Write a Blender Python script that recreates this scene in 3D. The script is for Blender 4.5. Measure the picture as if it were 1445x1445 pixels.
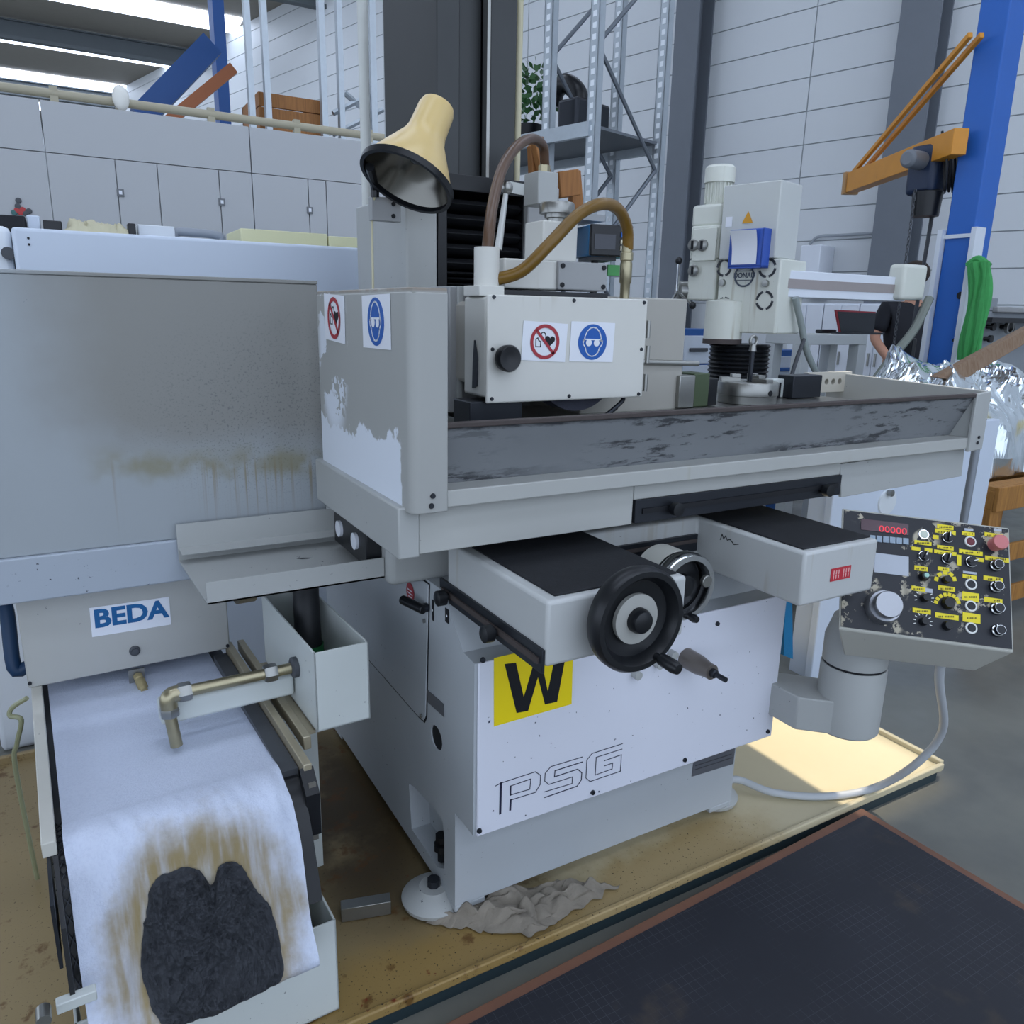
import bpy, math, random
from mathutils import Vector as V, Matrix, noise as mnoise
from mathutils.geometry import tessellate_polygon
for o in list(bpy.data.objects): bpy.data.objects.remove(o)
scene = bpy.context.scene; col = scene.collection
random.seed(7)
PI = math.pi
# ------------------------------------------------------------------ camera (phone photo, 26 mm equivalent)
FP, CX, H = 1095.0, 722.5, 1.62
YAW, PIT, ROL = -0.52075922, -0.25099811, 0.02059953
fwd = V((-math.sin(YAW)*math.cos(PIT), math.cos(YAW)*math.cos(PIT), math.sin(PIT)))
rt0 = V((math.cos(YAW), math.sin(YAW), 0)); up0 = rt0.cross(fwd)
RT = rt0*math.cos(ROL) + up0*math.sin(ROL); UP = up0*math.cos(ROL) - rt0*math.sin(ROL)
EYE = V((0, 0, H))
cam = bpy.data.cameras.new('camera'); cam.sensor_width = 36; cam.lens = FP*36/1445; cam.clip_end = 200
co = bpy.data.objects.new('camera', cam); col.objects.link(co)
m3 = Matrix((RT, UP, -fwd)).transposed(); co.matrix_world = Matrix.Translation(EYE) @ m3.to_4x4()
scene.camera = co
# ------------------------------------------------------------------ world, sun, exposure
w = bpy.data.worlds.new('sky'); scene.world = w; w.use_nodes = True
bg = w.node_tree.nodes['Background']; bg.inputs[0].default_value = (0.70, 0.815, 1.0, 1); bg.inputs[1].default_value = 1.0
SUN_DIR = V((-0.35, -0.05, -1.0)).normalized()
sl = bpy.data.lights.new('sun', 'SUN'); sl.energy = 2.6; sl.angle = 0.02; sl.color = (1.0, 0.88, 0.70)
so = bpy.data.objects.new('sun', sl); col.objects.link(so); so.rotation_euler = SUN_DIR.to_track_quat('-Z', 'Y').to_euler()
so.location = (6, 2, 12)
vs = scene.view_settings; vs.view_transform = 'Standard'; vs.look = 'None'; vs.gamma = 1; vs.use_curve_mapping = False
vs.exposure = 0.78
# ------------------------------------------------------------------ pixel -> point on a known plane
def ray(px, py): return fwd + RT*((px-CX)/FP) - UP*((py-CX)/FP)
def at(px, py, X=None, Y=None, Z=None):
    d = ray(px, py)
    t = (Z-H)/d.z if Z is not None else (Y/d.y if Y is not None else X/d.x)
    return EYE + d*t
def atp(px, py, q, n):
    d = ray(px, py); return EYE + d*((V(q)-EYE).dot(n)/d.dot(n))
class Fr:                                   # upright frame: ux to the right, uy away, uz up
    def __init__(s, org, deg):
        a = math.radians(deg); s.o = V(org); s.ux = V((math.cos(a), math.sin(a), 0)); s.uy = V((-math.sin(a), math.cos(a), 0))
        s.M = Matrix.Translation(s.o) @ Matrix((s.ux, s.uy, V((0, 0, 1)))).transposed().to_4x4(); s.I = s.M.inverted()
    def p(s, px, py, off): return s.I @ atp(px, py, s.o+s.uy*off, s.uy)
    def r(s, x0, y0, x1, y1, off, d):
        xm, ym = (x0+x1)/2, (y0+y1)/2
        a, b, c, e = s.p(x0, ym, off).x, s.p(x1, ym, off).x, s.p(xm, y1, off).z, s.p(xm, y0, off).z
        return (a, b, off, off+d, c, e)
A = Fr((0, 0, 0), 0)
# ------------------------------------------------------------------ materials
def lin(h):
    if isinstance(h, str):
        h = [int(h[i:i+2], 16)/255 for i in (0, 2, 4)]
        h = [(c/12.92 if c <= .04045 else ((c+.055)/1.055)**2.4) for c in h]
    return (h[0], h[1], h[2], 1)
class NT:
    def __init__(s, m): s.t = m.node_tree; s.n = s.t.nodes; s.l = s.t.links; s._c = None
    def new(s, k): return s.n.new('ShaderNode'+k)
    def co(s):
        if not s._c: s._c = s.new('TexCoord').outputs['Object']
        return s._c
    def xyz(s):
        x = s.new('SeparateXYZ'); s.l.new(s.co(), x.inputs[0]); return x.outputs
    def put(s, sock, v):
        if hasattr(v, 'is_output'): s.l.new(v, sock)
        elif isinstance(v, str): sock.default_value = lin(v)
        else: sock.default_value = v
    def noise(s, scale, detail=4, rough=.6, stretch=None):
        t = s.new('TexNoise'); t.inputs['Scale'].default_value = scale; t.inputs['Detail'].default_value = detail; t.inputs['Roughness'].default_value = rough
        c = s.co()
        if stretch:
            mp = s.new('Mapping'); mp.inputs['Scale'].default_value = stretch; s.l.new(c, mp.inputs[0]); c = mp.outputs[0]
        s.l.new(c, t.inputs['Vector']); return t.outputs['Fac']
    def vor(s, scale, feat='F1'):
        t = s.new('TexVoronoi'); t.feature = feat; t.inputs['Scale'].default_value = scale; s.l.new(s.co(), t.inputs['Vector']); return t.outputs['Distance']
    def mr(s, x, a, b, lo=0., hi=1.):
        t = s.new('MapRange'); t.interpolation_type = 'SMOOTHSTEP'
        s.put(t.inputs[0], x)
        if a > b: a, b, lo, hi = b, a, hi, lo
        t.inputs[1].default_value = a; t.inputs[2].default_value = b; t.inputs[3].default_value = lo; t.inputs[4].default_value = hi
        return t.outputs[0]
    def ma(s, op, a, b=0.):
        t = s.new('Math'); t.operation = op; s.put(t.inputs[0], a); s.put(t.inputs[1], b); return t.outputs[0]
    def mul(s, *a):
        r = a[0]
        for b in a[1:]: r = s.ma('MULTIPLY', r, b)
        return r
    def add(s, a, b): return s.ma('ADD', a, b)
    def dist(s, c, sc=(1, 1, 1)):           # scaled distance to a point
        mp = s.new('Mapping'); mp.vector_type = 'POINT'
        mp.inputs['Location'].default_value = [-c[i]*sc[i] for i in range(3)]; mp.inputs['Scale'].default_value = sc
        s.l.new(s.co(), mp.inputs[0]); v = s.new('VectorMath'); v.operation = 'LENGTH'; s.l.new(mp.outputs[0], v.inputs[0]); return v.outputs['Value']
    def mix(s, f, a, b):
        t = s.new('Mix'); t.data_type = 'RGBA'; s.put(t.inputs[0], f); s.put(t.inputs[6], a); s.put(t.inputs[7], b); return t.outputs[2]
MATS = {}
def mat(name, hx='808080', rough=.5, metal=0., var=.05, vs=5., bump=0., bs=60., extra=None, emit=None, alpha=1., trans=0., ior=1.45, rvar=0.):
    if name in MATS: return MATS[name]
    m = bpy.data.materials.new(name); m.use_nodes = True; n = NT(m); b = n.n['Principled BSDF']
    base = lin(hx); c = n.mix(n.noise(vs), tuple(x*(1-var*1.6) for x in base[:3])+(1,), tuple(min(1, x*(1+var)) for x in base[:3])+(1,))
    if extra:
        r = extra(n, c)
        if isinstance(r, tuple): c, rs = r; n.put(b.inputs['Roughness'], rs)
        else: c = r; b.inputs['Roughness'].default_value = rough
    else: b.inputs['Roughness'].default_value = rough
    n.l.new(c, b.inputs['Base Color']); b.inputs['Metallic'].default_value = metal
    b.inputs['IOR'].default_value = ior; b.inputs['Transmission Weight'].default_value = trans; b.inputs['Alpha'].default_value = alpha
    if bump:
        bp = n.new('Bump'); bp.inputs['Strength'].default_value = bump; bp.inputs['Distance'].default_value = .004
        n.l.new(n.noise(bs, 3), bp.inputs['Height']); n.l.new(bp.outputs[0], b.inputs['Normal'])
    if emit: b.inputs['Emission Color'].default_value = lin(emit[0]); b.inputs['Emission Strength'].default_value = emit[1]
    MATS[name] = m; return m
# ------------------------------------------------------------------ mesh builder
def hole_tris(loops):                        # constrained triangulation of a planar polygon with holes
    n = V((0, 0, 0)); lp = loops[0]
    for a, b in zip(lp, lp[1:]+lp[:1]): n += a.cross(b)
    n.normalize(); u = n.orthogonal().normalized(); v = n.cross(u); pts = []; edges = []; faces = []
    for l in loops:
        k = len(pts); m = len(l); pts += [(p.dot(u), p.dot(v)) for p in l]; edges += [(k+i, k+(i+1) % m) for i in range(m)]; faces.append(list(range(k, k+m)))
    from mathutils.geometry import delaunay_2d_cdt
    P2 = [V(p) for p in pts]; r = delaunay_2d_cdt(P2, edges, [], 0, 1e-7)
    def inside(c, l):
        q = False; j = len(l)-1
        for i in range(len(l)):
            a, b = P2[l[i]], P2[l[j]]
            if (a.y > c.y) != (b.y > c.y) and c.x < (b.x-a.x)*(c.y-a.y)/(b.y-a.y)+a.x: q = not q
            j = i
        return q
    out = []
    for t in r[2]:
        c = sum((r[0][i] for i in t), V((0, 0)))/len(t)
        if inside(c, faces[0]) and not any(inside(c, h) for h in faces[1:]): out.append([r[3][i][0] for i in t])
    return out
class MB:
    def __init__(s, M=None): s.v = []; s.f = []; s.m = []; s.M = M; s.k = 0
    def P(s, p):
        p = V(p); s.v.append(tuple(s.M @ p) if s.M else tuple(p)); return len(s.v)-1
    def F(s, ids): s.f.append(tuple(ids)); s.m.append(s.k)
    def mat(s, k): s.k = k; return s
    def hexa(s, b, t):                      # two loops of four points
        i = [s.P(p) for p in b]; j = [s.P(p) for p in t]
        s.F(i[::-1]); s.F(j)
        for q in range(4): s.F((i[q], i[(q+1) % 4], j[(q+1) % 4], j[q]))
        return s
    def box(s, x0, x1, y0, y1, z0, z1):
        if x0 > x1: x0, x1 = x1, x0
        if y0 > y1: y0, y1 = y1, y0
        if z0 > z1: z0, z1 = z1, z0
        return s.hexa([(x0, y0, z0), (x1, y0, z0), (x1, y1, z0), (x0, y1, z0)], [(x0, y0, z1), (x1, y0, z1), (x1, y1, z1), (x0, y1, z1)])
    def prism(s, pts, vec, holes=()):       # polygon (with holes) swept along vec
        vec = V(vec); loops = [[V(p) for p in pts]]+[[V(p) for p in h] for h in holes]
        tris = hole_tris(loops) if len(loops) > 1 else []; base = []; top = []
        for lp in loops:
            for p in lp: base.append(s.P(p))
            for p in lp: top.append(s.P(p+vec))
        # indices are in concatenated order per loop
        B = []; T = []; k = 0
        for lp in loops:
            n = len(lp); B += base[k:k+n]; T += top[k:k+n]; k += n
        if len(loops) == 1 : s.F(B[::-1]); s.F(T)
        else:
            for t in tris: s.F([B[q] for q in t][::-1]); s.F([T[q] for q in t])
        k = 0
        for lp in loops:
            n = len(lp)
            for q in range(n): s.F((B[k+q], B[k+(q+1) % n], T[k+(q+1) % n], T[k+q]))
            k += n
        return s
    def ring(s, c, ax, r, n, u=None):
        ax = V(ax).normalized(); u = u or (V((0, 0, 1)) if abs(ax.z) < .9 else V((1, 0, 0)))
        a = ax.cross(u).normalized(); b = ax.cross(a)
        return [V(c)+a*r*math.cos(2*PI*i/n)+b*r*math.sin(2*PI*i/n) for i in range(n)]
    def lathe(s, prof, org, ax, n=24, closed=False):   # prof: (radius, distance along axis)
        ax = V(ax).normalized(); org = V(org); rows = []
        for r, h in prof:
            if r < 1e-6: rows.append([s.P(org+ax*h)])
            else: rows.append([s.P(p) for p in s.ring(org+ax*h, ax, r, n)])
        if closed: rows.append(rows[0])
        for a, b in zip(rows, rows[1:]):
            for i in range(n):
                j = (i+1) % n
                if len(a) == 1 and len(b) == 1: continue
                if len(a) == 1: s.F((a[0], b[j], b[i]))
                elif len(b) == 1: s.F((a[i], a[j], b[0]))
                else: s.F((a[i], a[j], b[j], b[i]))
        return s
    def cyl(s, p0, p1, r0, r1=None, n=16):
        r1 = r0 if r1 is None else r1; p0, p1 = V(p0), V(p1); h = (p1-p0).length
        return s.lathe([(0, 0), (r0, 0), (r1, h), (0, h)], p0, p1-p0, n)
    def tube(s, pts, r, n=10, sub=6, cap=True):
        pts = [V(p) for p in pts]; path = []
        if sub > 1 and len(pts) > 2:
            q = [pts[0]*2-pts[1]]+pts+[pts[-1]*2-pts[-2]]
            for i in range(1, len(q)-2):
                for k in range(sub):
                    t = k/sub; a, b, c, d = q[i-1:i+3]
                    path.append(.5*((2*b)+(c-a)*t+(2*a-5*b+4*c-d)*t*t+(3*b-a-3*c+d)*t**3))
            path.append(pts[-1])
        else: path = pts
        rows = []; u = None
        for i, p in enumerate(path):
            d = (path[min(i+1, len(path)-1)]-path[max(i-1, 0)]).normalized()
            if u is None: u = V((0, 0, 1)) if abs(d.z) < .9 else V((1, 0, 0))
            a = d.cross(u).normalized(); b = a.cross(d); u = b
            rr = r(i/(len(path)-1)) if callable(r) else r
            rows.append([s.P(p+a*rr*math.cos(2*PI*k/n)+b*rr*math.sin(2*PI*k/n)) for k in range(n)])
        for a, b in zip(rows, rows[1:]):
            for i in range(n): s.F((a[i], a[(i+1) % n], b[(i+1) % n], b[i]))
        if cap: s.F(rows[0][::-1]); s.F(rows[-1])
        return s
    def ball(s, c, r, n=14, sc=(1, 1, 1)):
        c = V(c); rows = []
        for i in range(n//2+1):
            t = PI*i/(n//2)
            if i in (0, n//2): rows.append([s.P(c+V((0, 0, r*math.cos(t)*sc[2])))]) 
            else: rows.append([s.P(c+V((r*math.sin(t)*math.cos(2*PI*k/n)*sc[0], r*math.sin(t)*math.sin(2*PI*k/n)*sc[1], r*math.cos(t)*sc[2]))) for k in range(n)])
        for a, b in zip(rows, rows[1:]):
            for k in range(n):
                j = (k+1) % n
                if len(a) == 1: s.F((a[0], b[k], b[j]))
                elif len(b) == 1: s.F((a[k], b[0], a[j]))
                else: s.F((a[k], b[k], b[j], a[j]))
        return s
    def grid(s, fn, nu, nv):
        rows = [[s.P(fn(i/nu, j/nv)) for j in range(nv+1)] for i in range(nu+1)]
        for i in range(nu):
            for j in range(nv): s.F((rows[i][j], rows[i+1][j], rows[i+1][j+1], rows[i][j+1]))
        return s
    def stroke(s, pts, wd, z=0., d=.0006, close=False):   # flat line in local xy
        if close: pts = list(pts)+[pts[0]]
        for a, b in zip(pts, pts[1:]):
            a, b = V((a[0], a[1], z)), V((b[0], b[1], z)); t = (b-a)
            if t.length < 1e-7: continue
            t.normalize(); q = V((-t.y, t.x, 0))*wd/2; e = t*wd*.4
            s.prism([a-e-q, b+e-q, b+e+q, a-e+q], (0, 0, d))
        return s
    def disc(s, c, r, z, d=.0006, n=32, ry=None, r_in=0):
        ry = ry or r; o = [(c[0]+r*math.cos(2*PI*i/n), c[1]+ry*math.sin(2*PI*i/n), z) for i in range(n)]
        if r_in: s.prism(o, (0, 0, d), [[(c[0]+r_in*math.cos(2*PI*i/n), c[1]+r_in*ry/r*math.sin(2*PI*i/n), z) for i in range(n)]])
        else: s.prism(o, (0, 0, d))
        return s
    def build(s, name, mats, parent=None, bevel=0., smooth=True, seg=2, solid=0., label=None):
        me = bpy.data.meshes.new(name); me.from_pydata(s.v, [], s.f)
        for m in (mats if isinstance(mats, (list, tuple)) else [mats]): me.materials.append(m)
        me.polygons.foreach_set('material_index', s.m)
        import bmesh
        bm = bmesh.new(); bm.from_mesh(me)
        if not solid: bmesh.ops.recalc_face_normals(bm, faces=bm.faces)
        bm.to_mesh(me); bm.free()
        if smooth:
            me.polygons.foreach_set('use_smooth', [True]*len(me.polygons)); me.set_sharp_from_angle(angle=math.radians(38))
        me.update()
        o = bpy.data.objects.new(name, me); col.objects.link(o)
        if parent: setp(o, parent)
        if bevel:
            b = o.modifiers.new('bevel', 'BEVEL'); b.width = bevel; b.segments = seg; b.limit_method = 'ANGLE'; b.angle_limit = math.radians(40)
        if solid:
            b = o.modifiers.new('solid', 'SOLIDIFY'); b.thickness = solid
        if label: o['label'] = label
        return o
def wloc(o):
    l = V((0, 0, 0))
    while o: l += o.location if o.type == 'EMPTY' else V((0, 0, 0)); o = o.parent
    return l
def setp(o, p): o.parent = p; o.matrix_parent_inverse = Matrix.Translation(-wloc(p)) if p.type == 'EMPTY' else Matrix()
def thing(name, label, cat, loc=(0, 0, 0), group=None, kind=None):
    o = bpy.data.objects.new(name, None); col.objects.link(o); o.location = loc; o.empty_display_size = .1
    return tag(o, label, cat, group, kind)
def tag(o, label=None, cat=None, group=None, kind=None):
    if label: o['label'] = label
    if cat: o['category'] = cat
    if group: o['group'] = group
    if kind: o['kind'] = kind
    return o
def text(name, body, M, size, mt, parent, offset=0., ext=.0005, sx=1.):
    cu = bpy.data.curves.new('t', 'FONT'); cu.body = body; cu.size = size; cu.extrude = ext; cu.offset = offset; cu.align_x = 'CENTER'; cu.align_y = 'CENTER'; cu.resolution_u = 3
    t = bpy.data.objects.new('t', cu); col.objects.link(t); dg = bpy.context.evaluated_depsgraph_get()
    me = bpy.data.meshes.new_from_object(t.evaluated_get(dg)); bpy.data.objects.remove(t); bpy.data.curves.remove(cu)
    me.transform(M @ Matrix.Diagonal((sx, 1, 1, 1))); me.materials.clear(); me.materials.append(mt); me.name = name
    o = bpy.data.objects.new(name, me); col.objects.link(o); setp(o, parent); return o
def face_frame(c, flip=False):              # TL,TR,BR,BL points -> matrix with origin BL, x right, y up, z out; width, height
    tl, tr, br, bl = [V(p) for p in c]; ux = (br-bl).normalized(); wd = ((br-bl).length+(tr-tl).length)/2
    up = (tl-bl); up = (up-ux*up.dot(ux)); ht = up.length; up.normalize(); n = ux.cross(up)
    return Matrix.Translation(bl) @ Matrix((ux, up, n)).transposed().to_4x4(), wd, ht
# ------------------------------------------------------------------ shared materials
def ex_guard(n, c):                          # end guard: film peeled off in patches, dark rim near the seams
    x, y, z = n.xyz(); ns = n.noise(5.5, 5, .62); n2 = n.noise(16, 4, .6)
    low = n.mr(n.add(n.add(z, n.mul(ns, .22)), n.mul(n2, .05)), 1.502, 1.494)
    mid = n.mul(n.mr(n.add(ns, n.mul(n2, .5)), .765, .772), n.mr(n.dist((.57, 1.88, 1.54), (1, 1.5, .75)), .20, .13))
    m = n.ma('MAXIMUM', low, mid); m = n.mul(m, n.mr(x, .585, .575), n.mr(n.add(y, n.mul(n2, .05)), 1.464, 1.47))
    m = n.mul(m, n.mr(n.noise(30, 3), .26, .27))
    c = n.mix(m, c, 'dfe5ee')
    return n.mix(n.mul(n.mr(z, 1.652, 1.662), n.mr(ns, .35, .55)), c, '8a7f72')
def ex_plate(n, c):
    x, y, z = n.xyz(); ns = n.noise(4, 4, .6); fine = n.noise(190, 2, .7)
    edge = n.add(z, n.mul(n.add(ns, -.5), .16))
    fog = n.mul(n.mr(edge, 1.20, 1.36), n.mr(n.add(x, n.mul(ns, .2)), -.05, .22))
    c = n.mix(n.mul(fog, .75), c, '7f7c74')
    sp = n.mul(n.mr(fine, .55, .68), n.mr(n.dist((.5, 2.12, 1.36), (1, 0, 1.5)), .5, .1), .5); c = n.mix(sp, c, '4c5058')
    band = n.mul(n.mr(edge, 1.17, 1.22), n.mr(edge, 1.29, 1.235), n.mr(x, -.02, .12), n.mr(n.noise(9, 3), .35, .62)); c = n.mix(n.mul(band, .6), c, '7d7548')
    run = n.mul(n.mr(n.noise(75, 2, .5, (1, 1, .012)), .5, .66), n.mr(z, 1.02, 1.2), n.mr(edge, 1.26, 1.2), n.ma('MAXIMUM', n.mr(n.noise(7, 2, .5, (1, 1, .01)), .56, .62), n.mr(x, .2, .33))); c = n.mix(n.mul(run, .75), c, '86795a')
    ch = n.mul(n.mr(n.noise(26, 3, .7), .72, .74), n.mr(n.noise(3.3, 2), .52, .62)); return n.mix(ch, c, '3a3d44')
def ex_scuff(n, c):                          # trough front: worn black streaks
    x, y, z = n.xyz(); s1 = n.noise(7, 6, .72, (1, 1, 5)); s2 = n.noise(30, 4, .7, (.5, 1, 2))
    bot = n.mr(n.add(z, n.mul(s1, .10)), 1.35, 1.325)
    m = n.mul(n.mr(n.add(s1, n.mul(s2, .35)), .70, .80), n.mr(n.noise(1.6, 2), .45, .6)); m = n.ma('MAXIMUM', m, n.mul(bot, n.mr(s2, .40, .5), n.mr(n.noise(1.1, 2), .38, .52)))
    top = n.mr(n.add(z, n.mul(s2, .03)), 1.40, 1.41); m = n.ma('MAXIMUM', m, top)
    return n.mix(n.mul(m, .85), c, '23252b')
def ex_drip(n, c):                           # paint with brown coolant runs
    r = n.mul(n.mr(n.noise(34, 2, .5, (1, 1, .03)), .55, .7), n.mr(n.noise(2.6, 2), .5, .66)); c = n.mix(n.mul(r, .55), c, '9a8d70')
    return n.mix(n.mr(n.noise(60, 3, .7), .74, .77), c, '4a4038')
def ex_chip(n, c): return n.mix(n.mul(n.mr(n.noise(70, 3, .65), .69, .72), n.mr(n.noise(3, 2), .45, .6)), c, '2b2f3a')
def ex_spot(n, c): return n.mix(n.mr(n.noise(85, 2, .5), .735, .755), c, '3c4358')
def ex_tray(n, c):
    x, y, z = n.xyz(); s = n.noise(3, 5, .65); f = n.noise(120, 2, .6); g = n.noise(14, 4, .65)
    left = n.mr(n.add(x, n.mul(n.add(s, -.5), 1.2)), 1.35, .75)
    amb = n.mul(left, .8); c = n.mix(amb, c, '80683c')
    oil = n.mul(n.mr(n.dist((.62, 2.15, .05), (2.2, .85, 0)), .62, .25), n.mr(s, .2, .5)); c = n.mix(n.mul(oil, .9), c, '382a14')  # oil stain, darkened to paint in the shade between filter and base
    front = n.mul(n.mr(n.add(y, n.mul(n.add(s, -.5), .3)), 1.62, 1.50), n.mr(n.add(x, n.mul(g, .2)), 2.02, 1.7)); c = n.mix(n.mul(front, .7), c, '9a7c42')
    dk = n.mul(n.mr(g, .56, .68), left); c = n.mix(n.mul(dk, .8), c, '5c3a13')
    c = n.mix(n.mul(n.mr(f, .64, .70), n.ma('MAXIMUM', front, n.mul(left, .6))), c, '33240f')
    rust = n.mul(n.mr(n.noise(11, 4, .7), .66, .72), left); return n.mix(rust, c, '6e2c10')
def ex_panel(n, c):
    m = n.mul(n.mr(n.noise(26, 5, .7), .53, .57), n.mr(n.noise(7.0, 2), .50, .56)); return n.mix(m, c, 'b0a894')
def ex_wood(n, c):
    g = n.noise(5, 4, .6, (14, 14, 1.2)); return n.mix(n.mr(g, .3, .8, 0, .6), c, '6b4526')
def ex_floor(n, c):
    c = n.mix(n.mr(n.noise(1.4, 5, .6), .35, .7), c, '62635f'); c = n.mix(n.mr(n.noise(90, 2), .76, .79), c, '3c4042'); return c, n.mr(n.noise(3, 3), .3, .7, .30, .5)
def ex_mat(n, c):
    mp = n.new('TexBrick'); mp.inputs['Scale'].default_value = 22; mp.inputs['Mortar Size'].default_value = .012; mp.offset = 0; mp.inputs['Brick Width'].default_value = .5; mp.inputs['Row Height'].default_value = .5
    n.l.new(n.co(), mp.inputs['Vector']); f = n.mr(mp.outputs['Fac'], .1, .9)
    c = n.mix(n.mul(f, .5, n.mr(n.noise(6, 3), .4, .6)), c, '55565e')
    return n.mix(n.mr(n.noise(5, 4), .6, .75), c, '3a3430')
PAINT = mat('grey_machine_paint', 'acaeac', .42, var=.035, extra=ex_chip)
PAINTD = mat('grey_machine_paint_runs', 'b2b3af', .42, var=.04, extra=ex_drip)
BASE = mat('base_casting_paint', 'b3b8bc', .4, var=.04, extra=ex_chip)
COVER = mat('white_cover_paint', 'e0e2ec', .35, var=.02, extra=ex_spot)
HEADM = mat('cream_head_paint', 'd3d2cb', .38, var=.05, vs=3, extra=ex_drip)
GUARD = mat('peeling_guard_paint', 'a6a7a4', .42, var=.03, extra=ex_guard)
PLATE = mat('grimy_splash_plate', '9ea4a8', .45, var=.03, extra=ex_plate)
BAND = mat('chipped_band_paint', 'a6aeb8', .4, var=.03, extra=ex_chip)
SCUFF = mat('scuffed_trough_paint', '84878a', .42, var=.06, extra=ex_scuff)
RUBBER = mat('brown_rubber', '4a4240', .7, var=.2, vs=30)
BLACK = mat('black_plastic', '15171b', .35)
BLACKM = mat('black_mat', '1d1f24', .75, var=.3, vs=40, bump=.3, bs=300)
DARK = mat('dark_steel', '34373d', .38, .6)
DKGREY = mat('dark_grey_paint', '484b50', .5)
STEEL = mat('bare_steel', '9c9c98', .32, .9, var=.1, vs=20)
CHROME = mat('chrome', 'd4d6d8', .16, 1.)
BRASSY = mat('zinc_plated_pipe', 'a89f83', .3, .85, var=.1, vs=25)
YELLOW = mat('yellow_label', 'ecd92a', .5)
WHITE = mat('white_sheet', 'e6e9f0', .5, var=.01)
RED = mat('sign_red', 'a8323c', .5); BLUE = mat('sign_blue', '1f5cae', .5); INK = mat('black_ink', '101218', .6)
OLIVE = mat('olive_tube', '7a5a1c', .28, var=.25, vs=9); BROWNTUBE = mat('brown_tube', '5a4230', .32, var=.2, vs=9)
CREAMSHADE = mat('cream_lamp_enamel', 'd9bd80', .3, var=.05)
MIRROR = mat('lamp_reflector', '77756f', .2, 1.)
GALV = mat('galvanised_steel', 'b8c0c6', .4, .6, var=.08, vs=15)
WOOD = mat('plain_wood', 'a06c3a', .65, extra=ex_wood); PLANKM = mat('weathered_plank', '8b7560', .75, extra=ex_wood); PALLET = mat('pallet_wood', 'b07c3c', .7, extra=ex_wood)
GLASSM = mat('clear_glass', 'ffffff', .05, trans=1.)
# ------------------------------------------------------------------ the hall
fl = MB().box(-14, 26, -8, 50, -.1, 0).build('floor', mat('epoxy_floor', '77776f', .4, var=.08, vs=2, extra=ex_floor)); tag(fl, kind='structure')
WF = Fr((10*.9659, 10*.2588, 0), -75)       # right-hand hall wall: ux runs towards the viewer, uy into the wall
wl = MB(WF.M).box(-52, 16, .016, .3, 0, 8.2).build('wall_right', mat('wall_joint_grey', 'a2a7ab', .7)); tag(wl, kind='structure')
WP = mat('white_wall_panel', 'cfd3d6', .45, var=.02, vs=.7)
s1 = WF.p(953, 300, 0).x; s2 = WF.p(1262, 300, 0).x; sm = WF.p(1134, 200, 0).x
st = s2-s1; xs = [s1-st*3-12, s1-st*3, s1-2*st, s1-st, s1-st/2, s1, sm, s2, s2+st/2, s2+st, s2+2*st, s2+3*st]
z0 = WF.p(1045, 217, 0).z % .385
for i in range(len(xs)-1):
    zz = z0-.385
    while zz < 8.0:
        a, b = max(zz, 0)+.007, min(zz+.385, 8.2)-.007
        if b-a > .05: MB(WF.M).box(xs[i]+.008, xs[i+1]-.008, 0, .07, a, b).build('wall_panel', WP, wl)
        zz += .385
for k, (px0, px1) in enumerate(((944, 976), (1249, 1296))):
    x0, x1 = WF.p(px0, 200, -.32).x, WF.p(px1, 200, -.32).x; c = MB(WF.M); t = .03
    if k == 1: x1 = x0+.42
    c.box(x0, x1, -.35, -.35+t, 0, 8.2).box(x0, x1, -.03, -.001, 0, 8.2).box((x0+x1)/2-.02, (x0+x1)/2+.02, -.33, -.02, 0, 8.2)
    o = c.build('trim_%d' % (k+1), mat('grey_steel_column', '6a7078', .5), smooth=False); tag(o, kind='structure')
# roof; its opening is shaped to aim the sun beam at the tray
RO = mat('roof_sheet', '8f8a80', .7); zr = 8.2
hx0, hy0 = 1.95-SUN_DIR.x/-SUN_DIR.z*zr, 1.37-SUN_DIR.y/-SUN_DIR.z*zr
hole = (hx0, hx0+.72, hy0, hy0+1.2)
cl = MB(); ox = (-14, 26); oy = (-8, 50)
cl.box(ox[0], hole[0], oy[0], oy[1], zr, zr+.15).box(hole[1], ox[1], oy[0], oy[1], zr, zr+.15).box(hole[0], hole[1], oy[0], hole[2], zr, zr+.15).box(hole[0], hole[1], hole[3], oy[1], zr, zr+.15)
tag(cl.build('ceiling', RO, smooth=False), kind='structure'); 
SKYFILL = mat('skylight_fill', 'ffffff', .5, emit=('dbe8ff', 2.6)); k = 1  # glowing skylight panes added to give top light
for y in range(-7, 40, 4):
    for (x0, x1) in ((-3.0, 4.5), (6.5, 11.0)):
        o = MB().box(x0, x1, y, y+1.1, zr-.06, zr-.01).build('fill_pane_%d' % k, SKYFILL); tag(o, kind='structure'); k += 1
for i, y in enumerate(range(6, 40, 6)):
    b = MB().box(-14, 24, y-.1, y+.1, zr-.5, zr-.42).box(-14, 24, y-.1, y+.1, zr-.1, zr-.07).box(-14, 24, y-.01, y+.01, zr-.45, zr-.08)
    tag(b.build('trim_%d' % (10+i), mat('roof_beam', '5d6468', .6), smooth=False), kind='structure')
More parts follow.
